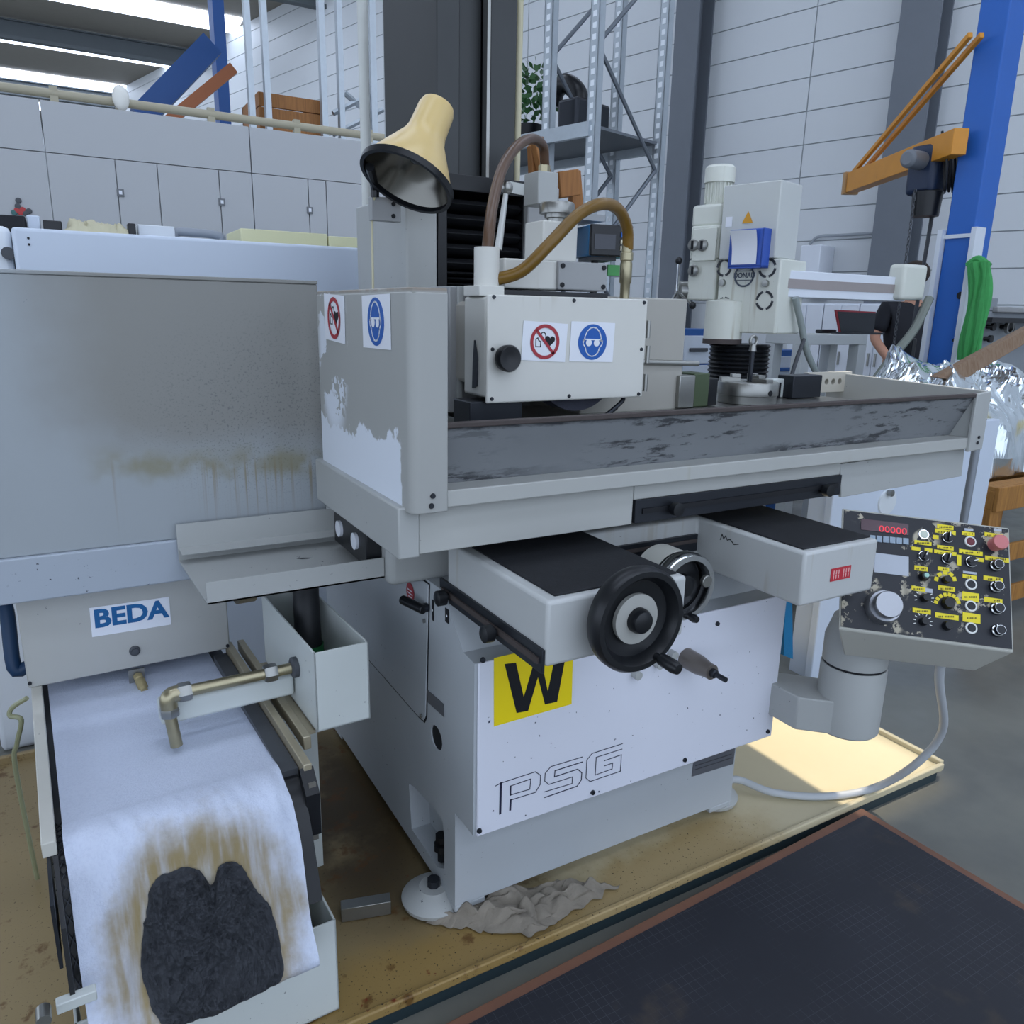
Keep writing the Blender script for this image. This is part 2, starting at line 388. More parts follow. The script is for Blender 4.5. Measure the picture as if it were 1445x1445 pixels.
# ------------------------------------------------------------------ surface grinder
G = thing('surface_grinder', 'large light grey surface grinding machine standing on the yellow drip tray', 'machine', (1.25, 1.9, .05))
X0, X1 = .745, 1.735
def side(px, py, X=X0): p = at(px, py, X=X); return (X, p.y, p.z)
prof = [(1.558, .10), (1.558, .385), (1.457, .385), (1.457, .84), (1.515, .845), (1.60, .93), (1.62, .96), (2.65, .96), (2.65, .10)]
def YZ(pr, x): return [(x, y, z) for y, z in pr]
pocket = [(X0, side(*p)[1], max(.135, side(*p)[2])) for p in ((577, 1106), (584, 1110), (612, 1140), (624, 1156), (627, 1180), (627, 1226), (618, 1224), (581, 1170))]
oval = [V(side(616, 1041))+V((0, .036*math.cos(t*PI/8), .033*math.sin(t*PI/8))) for t in range(16)]
b = MB(); b.prism(YZ(prof, X0), (.06, 0, 0), [pocket, oval]); b.prism(YZ(prof, X0+.06), (X1-X0-.06, 0, 0))
base = b.build('base', BASE, G)
for y in (1.558, 2.53): MB().box(X0, X0+.09, y, y+.12, .08, .10).build('foot_block', BASE, base, bevel=.004)
MB().box(X1-.09, X1, 1.558, 1.68, .08, .10).build('foot_block', BASE, base, bevel=.004)
o = V(side(616, 1041)); MB().cyl(o+V((.003, 0, 0)), o+V((.058, 0, 0)), .0335, n=20).build('hole_dark_disc', INK, base)  # black disc just inside the oval paints in the dark of the hole
bt = MB(); p = V(side(616, 1200))+V((.022, .01, 0)); bt.lathe([(0, -.045), (.014, -.045), (.014, -.01), (.024, -.01), (.024, .008), (.012, .008), (.012, .02), (.02, .02), (.02, .035), (0, .035)], p, (0, 0, 1), 8)
bt.build('levelling_bolt', BLACK, base)
for (px, py) in ((612, 1262), (1003, 1119)):
    p = at(px, py, Z=.075); f = MB().lathe([(0, -.012), (.085, -.012), (.088, 0), (.07, .016), (.045, .024), (.04, .03), (0, .03)], p, (0, 0, 1), 32); f.build('levelling_foot', PAINT, G)
p = at(612, 1262, Z=.075); MB().cyl(p+V((0, 0, .02)), p+V((0, 0, .05)), .018, n=8).build('foot_screw', DARK, G)
# door in the left flank
dq = [side(*q, X=X0-.004) for q in ((604, 838), (600, 1010), (597, 1017), (590, 1011))]
yb = 2.5; dr = [dq[0], dq[1], dq[2], dq[3], (X0-.004, yb, dq[3][2]), (X0-.004, yb, .95), (X0-.004, dq[0][1], .95)]
door = MB().prism(dr[1:], (.006, 0, 0)).build('side_door', BASE, G, bevel=.002)
MB().prism([(X0-.0015, p_[1]+(.005 if p_[1] > 2 else -.005), p_[2]+(.004 if p_[2] > .9 else -.005)) for p_ in dr[1:]], (.001, 0, 0)).build('door_gap', INK, door)
h0 = V(side(603, 857, X0-.004)); MB().cyl(h0, h0+V((-.012, 0, 0)), .012).build('handle_stem', DARK, door)
MB().cyl(h0+V((-.015, -.012, 0)), h0+V((-.04, .07, .004)), .0125, n=16).build('door_handle', BLACK, door, bevel=.002)
for q in ((599, 876), (595, 1010)): p = V(side(*q, X=X0-.005)); MB().cyl(p, p+V((-.004, 0, 0)), .006, n=10).build('screw', STEEL, door)
Mx = lambda p: Matrix.Translation(p) @ Matrix((V((0, -1, 0)), V((0, 0, 1)), V((-1, 0, 0)))).transposed().to_4x4()   # decal on a face that looks to -x
p = V(side(579, 836, X0-.005)); MB(Mx(p)).disc((0, 0), .027, 0).mat(1).stroke([(-.016, .006), (.014, .006)], .003, .0007).stroke([(-.016, -.003), (.016, -.003)], .003, .0007).stroke([(-.012, -.012), (.01, -.012)], .003, .0007).build('round_sticker', [RED, WHITE], door, label='round red sticker')
for q, sx, sy in (((611, 861), .010, .028), ((631, 869), .02, .018)):
    p = V(side(*q, X=X0-.001)); s = MB(Mx(p)); s.prism([(-sx/2, -sy, 0), (sx/2, -sy, 0), (sx/2, sy, 0), (-sx/2, sy, 0)], (0, 0, .001)).mat(1).disc((0, 0), .003, .0012); s.build('scale_plate', [INK, WHITE], base)
fr, wd, ht = face_frame([side(*q, X=X0-.001) for q in ((604, 974), (627, 993), (627, 1012), (604, 991))])
MB(fr).prism([(0, 0, 0), (wd, 0, 0), (wd, ht, 0), (0, ht, 0)], (0, 0, .001)).build('rating_plate', mat('anodised_plate', '7c8089', .35, .6), base)
# front cover with lettering
YC = 1.449
cov = MB().box(.752, 1.762, YC, YC+.008, .383, .842).build('front_cover', COVER, G, bevel=.003)
for q in ((681, 931), (676, 1172), (836, 1118), (966, 1072), (1083, 1032), (935, 922), (1012, 880)):
    p = at(*q, Y=YC); MB().lathe([(0, .0), (.007, 0), (.006, .005), (0, .006)], p, (0, -1, 0), 10).build('screw', DARK, cov)
c = [at(*q, Y=YC-.001) for q in ((699, 928), (809, 905), (808, 993), (697, 1025))]
fr, wd, ht = face_frame(c); wst = MB(fr).prism([(0, 0, 0), (wd, 0, 0), (wd, ht, 0), (0, ht, 0)], (0, 0, .0008)).build('yellow_sticker', mat('yellow_sheet', 'f6dc12', .5, var=.03, bump=.2, bs=30), cov)
FI = fr.inverted()
def cpx(pts, fi, X=None, Y=None): return [(fi @ at(*q, X=X, Y=Y)).to_2d() for q in pts]
wp = [(713, 938), (727, 935), (737, 985), (757, 938), (766, 937), (774, 978), (783, 930), (797, 930), (786, 990), (771, 994), (760, 960), (747, 1002), (729, 1007)]
q = cpx([(712, 937), (728, 935), (739, 984), (752, 940), (765, 938), (773, 976), (783, 928), (798, 926), (786, 990), (769, 994), (759, 955), (745, 1003), (729, 1006)], FI, Y=YC-.002)
MB(fr).prism([(a.x, a.y, .001) for a in q], (0, 0, .0008)).build('letter_w', INK, wst)
S = 210/1445
def pl(pts): return [(690+a*S, 1030+b*S) for a, b in pts]
frc = Matrix.Translation((.752, YC, .383)) @ Matrix((V((1, 0, 0)), V((0, 0, 1)), V((0, -1, 0)))).transposed().to_4x4(); fci = frc.inverted()
mb = MB(frc)
LET = [([(115, 515), (108, 810)], 3.4), ([(60, 545), (115, 515), (450, 405), (500, 440), (495, 530), (450, 605), (210, 680)], 1), ([(210, 680), (205, 775)], 3), ([(205, 545), (405, 475), (395, 575), (210, 630)], 1), ([(210, 545), (208, 632)], 2),
 ([(905, 262), (600, 355), (545, 420), (540, 495), (580, 528), (810, 455), (805, 520), (540, 600)], 1), ([(905, 310), (640, 395), (635, 455), (860, 380), (900, 415), (895, 485), (855, 545), (540, 655)], 1.3),
 ([(1295, 132), (1000, 228), (950, 290), (940, 465), (980, 500), (1275, 400), (1285, 240), (1120, 298)], 1), ([(1290, 185), (1040, 265), (1030, 437), (1195, 378), (1200, 320), (1120, 348)], 1)]
for pts, k in LET: mb.stroke(cpx(pl(pts), fci, Y=YC), .0016*k+.0004, .0004, .0006)
mb.build('lettering_psg', mat('navy_ink', '23263f', .6), cov, smooth=False)
# lower right rating plate on the base front
fr, wd, ht = face_frame([at(*q, Y=1.557) for q in ((976, 1074), (1035, 1056), (1034, 1078), (976, 1096))])
MB(fr).prism([(0, 0, 0), (wd, 0, 0), (wd, ht, 0), (0, ht, 0)], (0, 0, .001)).mat(1).stroke([(.01, ht*.4), (wd-.01, ht*.45)], .003, .0012).stroke([(.01, ht*.65), (wd-.015, ht*.7)], .003, .0012).build('rating_plate', [mat('anodised_plate'), DKGREY], base)
# saddle
MB().box(.64, 1.9, 1.72, 2.6, .955, 1.09).build('saddle', PAINT, G, bevel=.02, seg=3)
MB().box(.600, .645, 1.765, 2.03, 1.0, 1.118).build('way_end_cover', BLACK, G, bevel=.004)
for y_ in (1.84, 1.97): MB().cyl((.601, y_, 1.05), (.592, y_, 1.05), .022, n=18).build('way_end_plug', WHITE, G)
# ---- operator console: two arms and a bar
ax1 = at(935, 800, Z=1.088).x+.015
cs = MB(); ZA0, ZA1 = .948, 1.085
cs.prism([(.757, 1.175, ZA0), (ax1, 1.175, ZA0), (ax1, 1.54, ZA0), (1.475, 1.54, ZA0), (1.475, 1.175, ZA0), (1.745, 1.175, ZA0), (1.745, 1.63, ZA0), (.757, 1.63, ZA0)], (0, 0, ZA1-ZA0))
con = cs.build('console', mat('console_paint', 'bfc1c0', .38, var=.03, extra=ex_drip), G, bevel=.008, seg=3)
MB().box(.785, ax1-.012, 1.195, 1.555, ZA1, ZA1+.004).build('anti_slip_mat', BLACKM, con, bevel=.0015)
MB().box(1.49, 1.735, 1.195, 1.585, ZA1, ZA1+.004).build('anti_slip_mat', BLACKM, con, bevel=.0015)
rl = MB().box(.750, .757, 1.178, 1.66, .935, .985).build('stroke_rail', DARK, con, bevel=.001)
MB().box(.745, .750, 1.19, 1.64, .953, .966).build('rail_groove', RUBBER, rl)
for yy in (1.60, 1.36): MB().lathe([(0, 0), (.009, 0), (.009, .012), (.019, .014), (.019, .034), (.012, .038), (0, .038)], (.750, yy, .955), (-1, 0, 0), 20).build('dog_knob', BLACK, rl)
rb2 = MB().box(ax1+.005, 1.47, 1.53, 1.54, ZA0+.045, ZA1-.045).build('stroke_rail', DARK, con); MB().box(ax1+.01, 1.465, 1.527, 1.53, ZA0+.07, ZA0+.08).build('rail_groove', RUBBER, rb2)
fr, wd, ht = face_frame([at(*q, Y=1.174) for q in ((1173, 803), (1201, 799), (1198, 815), (1171, 821))])
rs = MB(fr).prism([(0, 0, 0), (wd, 0, 0), (wd, ht, 0), (0, ht, 0)], (0, 0, .001)).mat(1)
for k in range(7):
    if k != 3:
        xx = wd*(.13+.125*k); rs.stroke([(xx, ht*.2), (xx, ht*.42)], .003, .0012); rs.stroke([(xx, ht*.55), (xx, ht*.8)], .003, .0012)
rs.build('red_sticker', [mat('sticker_red', 'c0303c', .5), mat('pale_pink', 'e8b4b4', .6)], con, label='small red sticker')
sg = MB(Matrix.Translation((1.4745, 1.5, 0)) @ Matrix((V((0, -1, 0)), V((0, 0, 1)), V((-1, 0, 0)))).transposed().to_4x4())
sg.stroke([(.05, 1.045), (.055, 1.062), (.062, 1.05), (.068, 1.06), (.075, 1.05), (.085, 1.055), (.10, 1.045), (.115, 1.05)], .002); sg.build('pen_mark', INK, con)
# hand wheels
wc = at(897, 873, Y=1.12); wh = MB().lathe([(.105, -.018), (.109, -.006), (.109, .012), (.103, .022), (.092, .022), (.084, .012), (.080, -.002), (.05, -.008), (.05, -.012), (.082, -.014), (.09, -.02)], wc, (0, -1, 0), 48, closed=True)
hw = wh.build('handwheel', BLACK, G, label='large black handwheel')
MB().lathe([(.026, -.006), (.052, -.006), (.052, .004), (.026, .006)], wc, (0, -1, 0), 36, closed=True).build('dial_ring', mat('dial_grey', 'a9a9a4', .4), hw)
MB().lathe([(0, -.06), (.026, -.06), (.026, .016), (.022, .026), (.012, .030), (0, .03)], wc, (0, -1, 0), 28).build('hub_cap', BLACK, hw)
p = at(925, 925, Y=1.10); MB().lathe([(0, 0), (.007, 0), (.007, .012), (.013, .016), (.014, .05), (.011, .062), (0, .064)], p, (.12, -1, -.1), 18).build('crank_handle', BLACK, hw)
w2 = at(968, 828, Y=1.36); wh2 = MB().lathe([(.082, -.03), (.088, -.02), (.088, .004), (.083, .012), (.070, .012), (.066, .0), (.066, -.02), (.07, -.03)], w2, (0, -1, 0), 40, closed=True).build('feed_handwheel', CHROME, G, label='smaller chrome feed handwheel')
MB().lathe([(0, -.10), (.075, -.10), (.078, -.035), (.062, -.028), (.062, -.02), (.03, -.018), (.028, .0), (0, .002)], w2, (0, -1, 0), 32).build('feed_dial', BLACK, wh2)
MB().lathe([(.079, -.11), (.081, -.11), (.081, -.04), (.079, -.04)], w2, (0, -1, 0), 36, closed=True).build('dial_drum', mat('dial_white', 'd8d8d0', .4), wh2)
p = w2+V((.05, -.01, .012)); MB().cyl(p, p+V((0, -.012, 0)), .016, n=20).build('finger_knob', STEEL, wh2, bevel=.002)
p = w2+V((.01, -.008, -.076)); MB().lathe([(0, 0), (.009, 0), (.011, .02), (.008, .03), (0, .03)], p, (0, -1, 0), 14).build('crank_handle', BLACK, wh2)
sp = at(968, 928, Y=YC); e = at(1000, 958, Y=YC-.09)
sh = MB().lathe([(0, 0), (.028, 0), (.027, .05), (.021, .085), (.021, .1), (0, .1)], sp, (0, -1, 0), 24).build('shaft_stub', mat('shaft_grey', '77706a', .35, .5), G)
MB().lathe([(0, .1), (.012, .1), (.012, .112), (.007, .114), (.007, .15), (0, .15)], sp, (0, -1, 0), 14).build('threaded_end', DARK, sh)
for q in ((926, 935), (946, 922), (895, 950)): p = at(*q, Y=YC); MB().lathe([(0, 0), (.012, 0), (.012, .02), (0, .022)], p, (0, -1, 0), 16).build('blanking_plug', PAINT, cov)
# ---- table with trough and guards
tb = MB().box(.60, 2.44, 1.44, 2.02, 1.14, 1.232).build('table', PAINTD, G, bevel=.006)
YT = 1.40
MB().box(.60, 1.155, 1.43, 1.44, 1.13, 1.228).build('table_apron', PAINTD, tb, bevel=.002)
MB().box(1.157, 1.90, 1.43, 1.44, 1.19, 1.228).build('table_apron', PAINTD, tb, bevel=.002)
rt = MB().box(1.16, 1.905, 1.425, 1.44, 1.132, 1.19).build('trip_rail', DARK, tb, bevel=.001); MB().box(1.18, 1.89, 1.421, 1.425, 1.155, 1.168).build('rail_groove', INK, rt)
for q in ((947, 716), (1160, 690)): p = at(*q, Y=1.425); MB().lathe([(0, 0), (.01, 0), (.01, .01), (.017, .012), (.017, .03), (0, .032)], p, (0, -1, 0), 18).build('dog_knob', BLACK, rt)
pr = [at(*q, Y=1.43) for q in ((1186, 655), (1362, 630), (1357, 672), (1187, 702))]
MB().prism(pr, (0, .01, 0)).build('table_apron', PAINT, tb, bevel=.002)
MB().box(.553, .60, 1.425, 2.02, 1.125, 1.235).build('apron_end', PAINT, tb, bevel=.004)
xl, xr = .645, 2.462
tp = MB().prism(YZ([(YT, 1.40), (YT+.008, 1.402), (YT+.075, 1.262), (YT+.067, 1.26)], xl), (xr-xl, 0, 0)).build('front_splash_plate', SCUFF, tb)
MB().box(xl, xr, YT-.006, YT+.012, 1.395, 1.406).build('edge_strip', RUBBER, tb, bevel=.002)
MB().box(xl, xr, YT-.002, YT+.09, 1.232, 1.268).build('trough_lip', PAINTD, tb, bevel=.003)
MB().box(xl, xr, 2.0, 2.012, 1.232, 1.40).build('rear_splash_plate', PAINT, tb)
def cguard(xa, xb, xi, name, m):             # sheet guard: end wall xa..xb, front flange to xi
    s = 1 if xi > xa else -1; r = .022; arc = [(xa+s*(r-r*math.cos(t*PI/12)), 1.39+r-r*math.sin(t*PI/12), 0) for t in range(7)]
    th = .012; y1 = 2.0
    c = MB(); outl = [(xa, y1, 0)]+arc+[(xi, 1.39, 0), (xi, 1.39+th, 0), (xa+s*(r+.002), 1.39+th, 0), (xa+s*th, 1.39+r+.002, 0), (xa+s*th, y1, 0)]
    return c, outl
c, ol = cguard(.568, .58, .648, 'l', GUARD); zt, zb = 1.655, 1.226
c.prism([(x, y, zb) for x, y, _ in ol], (0, 0, zt-zb)); top = [(.57, 2.0), (.57, 1.41), (.578, 1.392), (.648, 1.392), (.648, 2.0)]
c.prism([(x, y, zt-.004) for x, y in top], (0, 0, .012))
lg = c.build('end_guard', GUARD, G, bevel=.003)
for q in ((611, 700), (609, 714)): p = at(*q, Y=1.389); MB().lathe([(0, 0), (.006, 0), (.005, .003), (0, .003)], p, (0, -1, 0), 10).build('screw', DARK, lg)
p0 = [at(*q, Y=1.39) for q in ((1380, 556), (1400, 552), (1386, 634), (1366, 638))]
c = MB(); c.prism([p0[0], p0[1], p0[2], p0[3]], (0, .012, 0)); xa = p0[1].x
c.prism([(xa-.012, 1.40, p0[1].z), (xa-.012, 1.40, 1.24), (xa-.012, 2.0, 1.24), (xa-.012, 2.0, 1.43)], (.012, 0, 0))
rg = c.build('end_guard', PAINT, G, bevel=.003)
c = MB(); e0 = at(1378, 560, Y=1.40); c.prism([(xr-.004, 1.403, 1.395), (xr-.004, 1.48, 1.262), (xr-.004, 1.403, 1.262)], (.006, 0, 0)); c.build('splash_gusset', PAINT, rg)
for q in ((1381, 617), (1379, 625)): p = at(*q, Y=1.389); MB().cyl(p, p+V((0, -.003, 0)), .005, n=8).build('screw', DARK, rg)
dp = at(1376, 640, Y=1.46); MB().cyl((dp.x, dp.y, .45), (dp.x, dp.y, 1.245), .013, n=14).build('drain_pipe', mat('grey_pipe', '8d939b', .4, .3), G)
MB().box(.85, 2.3, 1.62, 1.95, 1.232, 1.36).build('magnetic_chuck', STEEL, tb, bevel=.004)
# ---- warning signs
def sign(c, kind, par):
    fr, wd, ht = face_frame(c); mb = MB(fr); mb.prism([(0, 0, 0), (wd, 0, 0), (wd, ht, 0), (0, ht, 0)], (0, 0, .0006))
    R = .45*min(wd, ht); cx, cy = wd/2, ht/2
    def L(pts): return [(cx+a*R, cy+b*R) for a, b in pts]
    if kind == 'heart':
        mb.mat(2); hp = []
        for t in range(28):
            a = 2*PI*t/28; hp.append((.34+.022*16*math.sin(a)**3, .08+.022*(13*math.cos(a)-5*math.cos(2*a)-2*math.cos(3*a)-math.cos(4*a))))
        mb.prism([(x, y, .0008) for x, y in L(hp)], (0, 0, .0006))
        mb.stroke(L([(-.62, .12), (-.5, .2), (-.42, .05), (-.28, 0), (-.28, -.3), (-.6, -.3), (-.62, .12)]), R*.05, .0008); mb.stroke(L([(-.3, .35), (-.24, .5), (-.1, .54), (0, .46), (.05, .3)]), R*.05, .0008)
        mb.mat(1); mb.disc((cx, cy), R, .0016, r_in=R*.80, n=40); mb.stroke(L([(-.62, .62), (.62, -.62)]), R*.17, .0016)
        return mb.build('warning_sticker', [WHITE, RED, INK], par, smooth=False, label='round red no-pacemaker sign')
    mb.mat(1).disc((cx, cy), R, .0008, n=40); mb.mat(2)
    head = [(-.58, .06), (-.56, .3), (-.42, .6), (-.2, .78), (0, .82), (.2, .78), (.42, .6), (.56, .3), (.58, .06), (.68, .08), (.66, -.12), (.5, -.3), (.42, -.55), (.22, -.75), (0, -.8), (-.22, -.75), (-.42, -.55), (-.5, -.3), (-.66, -.12), (-.68, .08)]
    mb.stroke(L(head), R*.065, .0016, close=True); mb.stroke(L([(-.6, .14), (.6, .14)]), R*.07, .0016)
    for s in (-1, 1): mb.disc((cx+s*R*.27, cy-.04*R), R*.2, .0018, n=16)
    return mb.build('warning_sticker', [WHITE, BLUE, WHITE], par, smooth=False, label='round blue eye-protection sign')
sign([side(*q, X=.567) for q in ((456, 414), (484, 416), (488, 486), (459, 478))], 'heart', lg)
sign([side(*q, X=.567) for q in ((511, 417), (550, 419), (553, 494), (513, 490))], 'eye', lg)
# ---- rear splash wall, drain chute
YP = 2.12
ps = MB(); ps.box(-.75, .606, YP, YP+.02, 1.03, 1.683); spw = ps.build('rear_splash_wall', PLATE, G, bevel=.003)
MB().box(-.75, .40, YP-.012, YP+.02, .918, 1.03).build('splash_wall_band', BAND, spw, bevel=.004)
MB().box(-.75, .606, YP-.003, YP+.04, 1.683, 1.692).build('splash_wall_rim', PLATE, spw, bevel=.002)
ch = MB(); yf, yk, zc = 1.745, 2.10, .975; t = .004
ch.hexa([(.222, yf, zc), (.638, yf, zc), (.638, yk, zc), (.206, yk, zc)], [(.222, yf, zc+t), (.638, yf, zc+t), (.638, yk, zc+t), (.206, yk, zc+t)])
ch.hexa([(.222, yf, zc), (.638, yf, zc), (.638, yf+t, zc), (.222, yf+t, zc)], [(.222, yf, zc+.052), (.638, yf, zc+.052), (.638, yf+t, zc+.052), (.222, yf+t, zc+.052)])
ch.hexa([(.206, yk-t, zc), (.638, yk-t, zc), (.638, yk, zc), (.206, yk, zc)], [(.206, yk-t, zc+.10), (.638, yk-t, zc+.10), (.638, yk, zc+.10), (.206, yk, zc+.10)])
ch.hexa([(.21, yk-.05, zc+.03), (.638, yk-.05, zc+.03), (.638, yk-.004, zc+.034), (.208, yk-.004, zc+.034)], [(.21, yk-.05, zc+.032), (.638, yk-.05, zc+.032), (.638, yk-.004, zc+.037), (.208, yk-.004, zc+.037)])
ch.build('drain_chute', PAINT, G)
# ---- wheel head
def hb(q, Y): return at(*q, Y=Y)
YH = 1.60
hx0_, hx1_ = .843, 1.302
hd = MB().box(hx0_, hx1_-.006, YH+.008, 1.72, 1.428, 1.655).build('wheel_head', HEADM, G, bevel=.006)
dr = MB().box(hx0_, hx1_, YH, YH+.008, 1.415, 1.660).build('head_door', HEADM, hd, bevel=.006, seg=3)
for q in ((697, 419), (810, 424), (909, 427), (695, 493), (905, 493), (694, 563), (803, 559), (901, 556)):
    p = at(*q, Y=YH); MB().lathe([(0, 0), (.005, 0), (.004, .003), (0, .003)], p, (0, -1, 0), 10).build('screw', DARK, dr)
p = at(710, 505, Y=YH); MB().lathe([(0, 0), (.015, 0), (.016, .012), (.03, .014), (.031, .03), (.027, .036), (.012, .034), (0, .032)], p, (0, -1, 0), 28).build('door_knob', BLACK, dr)
for q in ((913, 465), (912, 500), (909, 540)):
    p = at(*q, Y=YH+.012); MB().cyl(p+V((.004, 0, -.022)), p+V((.004, 0, .022)), .006, n=10).build('hinge', STEEL, dr)
p0_ = [at(*q, X=hx0_-.001) for q in ((671, 480), (675, 505), (674, 545), (668, 548), (669, 512))]
MB().prism(p0_, (-.004, 0, 0)).build('latch', DARK, hd)
sign([at(*q, Y=YH-.001) for q in ((735, 452), (798, 453), (797, 511), (735, 508))], 'heart', dr)
sign([at(*q, Y=YH-.001) for q in ((804, 453), (866, 454), (864, 511), (803, 510))], 'eye', dr)
a = A.r(905, 424, 963, 583, 1.74, .3); MB().box(1.20, a[1], 1.735, 2.1, a[4], 1.668).build('wheel_guard_housing', mat('beige_grey_paint', 'a9a69e', .45, extra=ex_chip), hd, bevel=.004)
p = at(905, 511, Y=1.73); p2 = at(985, 513, Y=1.73); MB().cyl(p, p2, .008, n=12).build('coolant_rail', STEEL, hd)
wcx = at(808, 500, Y=1.66); MB().lathe([(0, -.028), (.04, -.03), (.125, -.028), (.125, .028), (.04, .03), (0, .03)], (wcx.x, 1.66, 1.508), (0, 1, 0), 64).build('grinding_wheel', mat('grinding_wheel_grey', '3b3d49', .85, bump=.4, bs=250), hd)
MB().box(*A.r(663, 566, 737, 608, 1.62, .09)).build('dresser_block', DARK, hd, bevel=.003)
p = at(870, 575, Y=1.63); MB().tube([p, at(850, 590, Y=1.63), at(878, 566, Y=1.63), at(876, 556, Y=1.64)], .006, 8).build('coolant_nozzle', DARK, hd)
MB().box(.86, 1.15, 1.70, 2.2, 1.45, 1.645).build('spindle_housing', mat('beige_grey_paint'), hd, bevel=.01)
a = A.r(634, 404, 662, 610, 1.80, .05); MB().box(a[0], a[1]+.02, 1.80, 2.1, 1.37, a[5]).build('slide_guard', mat('slide_grey', '9b9c9c', .4), hd, bevel=.003)
a = A.r(645, 404, 652, 610, 1.795, .005); MB().box(a[0], a[1], 1.790, 1.80, 1.37, a[5]).build('guard_strip', PAINT, hd, bevel=.002)
# top of head
a = A.r(679, 348, 711, 412, 1.63, .01); r = (a[1]-a[0])/2; cpt = V(((a[0]+a[1])/2, 1.63+r, 0))
MB().lathe([(0, a[4]-.01), (r, a[4]-.01), (r, a[5]), (r*.7, a[5]), (r*.7, a[5]-.01), (0, a[5]-.01)], (cpt.x, cpt.y, 0), (0, 0, 1), 28).build('hose_socket', HEADM, hd)
sock = V((cpt.x, cpt.y, a[5]))
a = A.r(676, 403, 712, 412, 1.62, .08); MB().box(a[0], a[1], a[2], a[3], 1.656, a[5]).build('socket_flange', HEADM, hd, bevel=.002)
bl = MB().box(*A.r(788, 370, 857, 410, 1.66, .10)).build('dresser_slide', mat('slide_grey', '9b9c9c', .4), hd, bevel=.003)
for q in ((794, 375), (852, 378), (793, 402), (851, 405)): p = at(*q, Y=1.66); MB().cyl(p, p+V((0, -.003, 0)), .006, n=12).build('socket_screw', INK, bl)
MB().box(*A.r(711, 366, 788, 408, 1.67, .10)).build('slide_bracket', HEADM, hd, bevel=.004)
ab = A.r(700, 404, 858, 416, 1.64, .14); MB().box(ab[0], ab[1], ab[2], ab[3], 1.655, 1.672).build('slide_plate', BLACK, hd)
dc = MB().box(*A.r(766, 312, 815, 370, 1.72, .09)).build('dresser_column', HEADM, hd, bevel=.004)
a = A.r(771, 285, 813, 301, 1.74, .01); r = (a[1]-a[0])/2; c0 = V(((a[0]+a[1])/2, 1.76, 0))
MB().lathe([(0, a[4]-.03), (r*.55, a[4]-.03), (r*.55, a[4]-.012), (r*.7, a[4]-.01), (r*.7, a[4]), (r, a[4]), (r, a[5]-.004), (r*.93, a[5]), (r*.3, a[5]-.002), (0, a[5])], c0, (0, 0, 1), 32).build('dresser_dial', STEEL, dc)
l0 = at(703, 352, Y=1.80); l1 = at(714, 272, Y=1.80); lv = MB().cyl(l0, l1, .010, .006, n=12).build('lever', mat('light_lever', 'c7c8c4', .3, .3), hd)
MB().ball(at(715, 265, Y=1.80), .016).build('lever_ball', STEEL, lv)
# hoses belong to the head
hp = [at(*q, Y=y) for q, y in (((690, 352), 1.66), ((690, 330), 1.67), ((695, 290), 1.72), ((708, 240), 1.80), ((728, 208), 1.88), ((750, 196), 1.96), ((766, 206), 2.02), ((769, 232), 2.04))]
hp[0] = sock+V((0, 0, -.02)); MB().tube(hp, .0135, 12).build('coolant_hose', BROWNTUBE, hd)
fp = at(768, 240, Y=2.04); fi = MB().lathe([(0, .03), (.013, .03), (.013, .012), (.017, .012), (.017, -.01), (.012, -.012), (.012, -.035), (.016, -.035), (.016, -.05), (0, -.05)], fp, (0, 0, 1), 6).build('hose_fitting', BRASSY, hd)
hp = [at(*q, Y=y) for q, y in (((706, 396), 1.64), ((735, 383), 1.62), ((775, 345), 1.60), ((815, 304), 1.60), ((848, 288), 1.62), ((872, 295), 1.66), ((885, 322), 1.69), ((886, 352), 1.70))]
hp[0] = V((sock.x+.01, sock.y, hp[0].z)); MB().tube(hp, .0145, 12).build('coolant_hose', OLIVE, hd)
p1, p2 = at(885, 350, Y=1.70), at(884, 420, Y=1.70); z1 = p1.z; z2 = 1.662
MB().lathe([(0, z1-z2+.012), (.014, z1-z2+.012), (.014, z1-z2-.01), (.017, z1-z2-.012), (.017, z1-z2-.03), (.014, z1-z2-.032), (.016, z1-z2-.04), (.016, z1-z2-.085), (.013, z1-z2-.09), (.013, 0), (0, 0)], (p1.x, p1.y, z2), (0, 0, 1), 14).build('hose_fitting', BRASSY, hd)
# ---- column behind
YCOL = 2.2
a = A.r(573, 270, 617, 400, YCOL, .1); ybk = at(503, 330, X=a[0]).y
MB().box(a[0], a[1], YCOL, ybk, 1.05, at(573, 270, Y=YCOL).z).build('column_cover', PAINT, G, bevel=.006)
b = A.r(617, 250, 750, 415, YCOL+.01, .05); clm = MB().box(b[0], b[0]+.03, YCOL+.005, YCOL+.3, 1.3, b[5]).box(b[1]-.035, b[1], YCOL+.005, YCOL+.3, 1.3, b[5]).box(b[0], b[1], YCOL+.005, YCOL+.3, b[5]-.045, b[5]).box(b[0], b[1], YCOL+.2, YCOL+.3, 1.3, b[5]).build('slide_frame', BLACK, G, bevel=.002)
zz = b[5]-.06; k = 0
while zz > 1.50:
    h_ = .042 if zz > 1.78 else .016
    MB().prism(YZ([(YCOL+.03, zz-h_*.15), (YCOL+.008, zz-h_*.5), (YCOL+.03, zz-h_*.85), (YCOL+.19, zz-h_*.85), (YCOL+.19, zz-h_*.15)], b[0]+.032), (b[1]-b[0]-.07, 0, 0)).build('bellows_fold', mat('bellows_black', '14161a', .55), clm); zz -= h_
d_ = A.r(741, 262, 788, 380, YCOL-.02, .25); rh = MB().box(d_[0]+.01, d_[1], YCOL-.02, YCOL+.25, 1.55, d_[5]).build('slide_housing', mat('slide_grey'), G, bevel=.005)
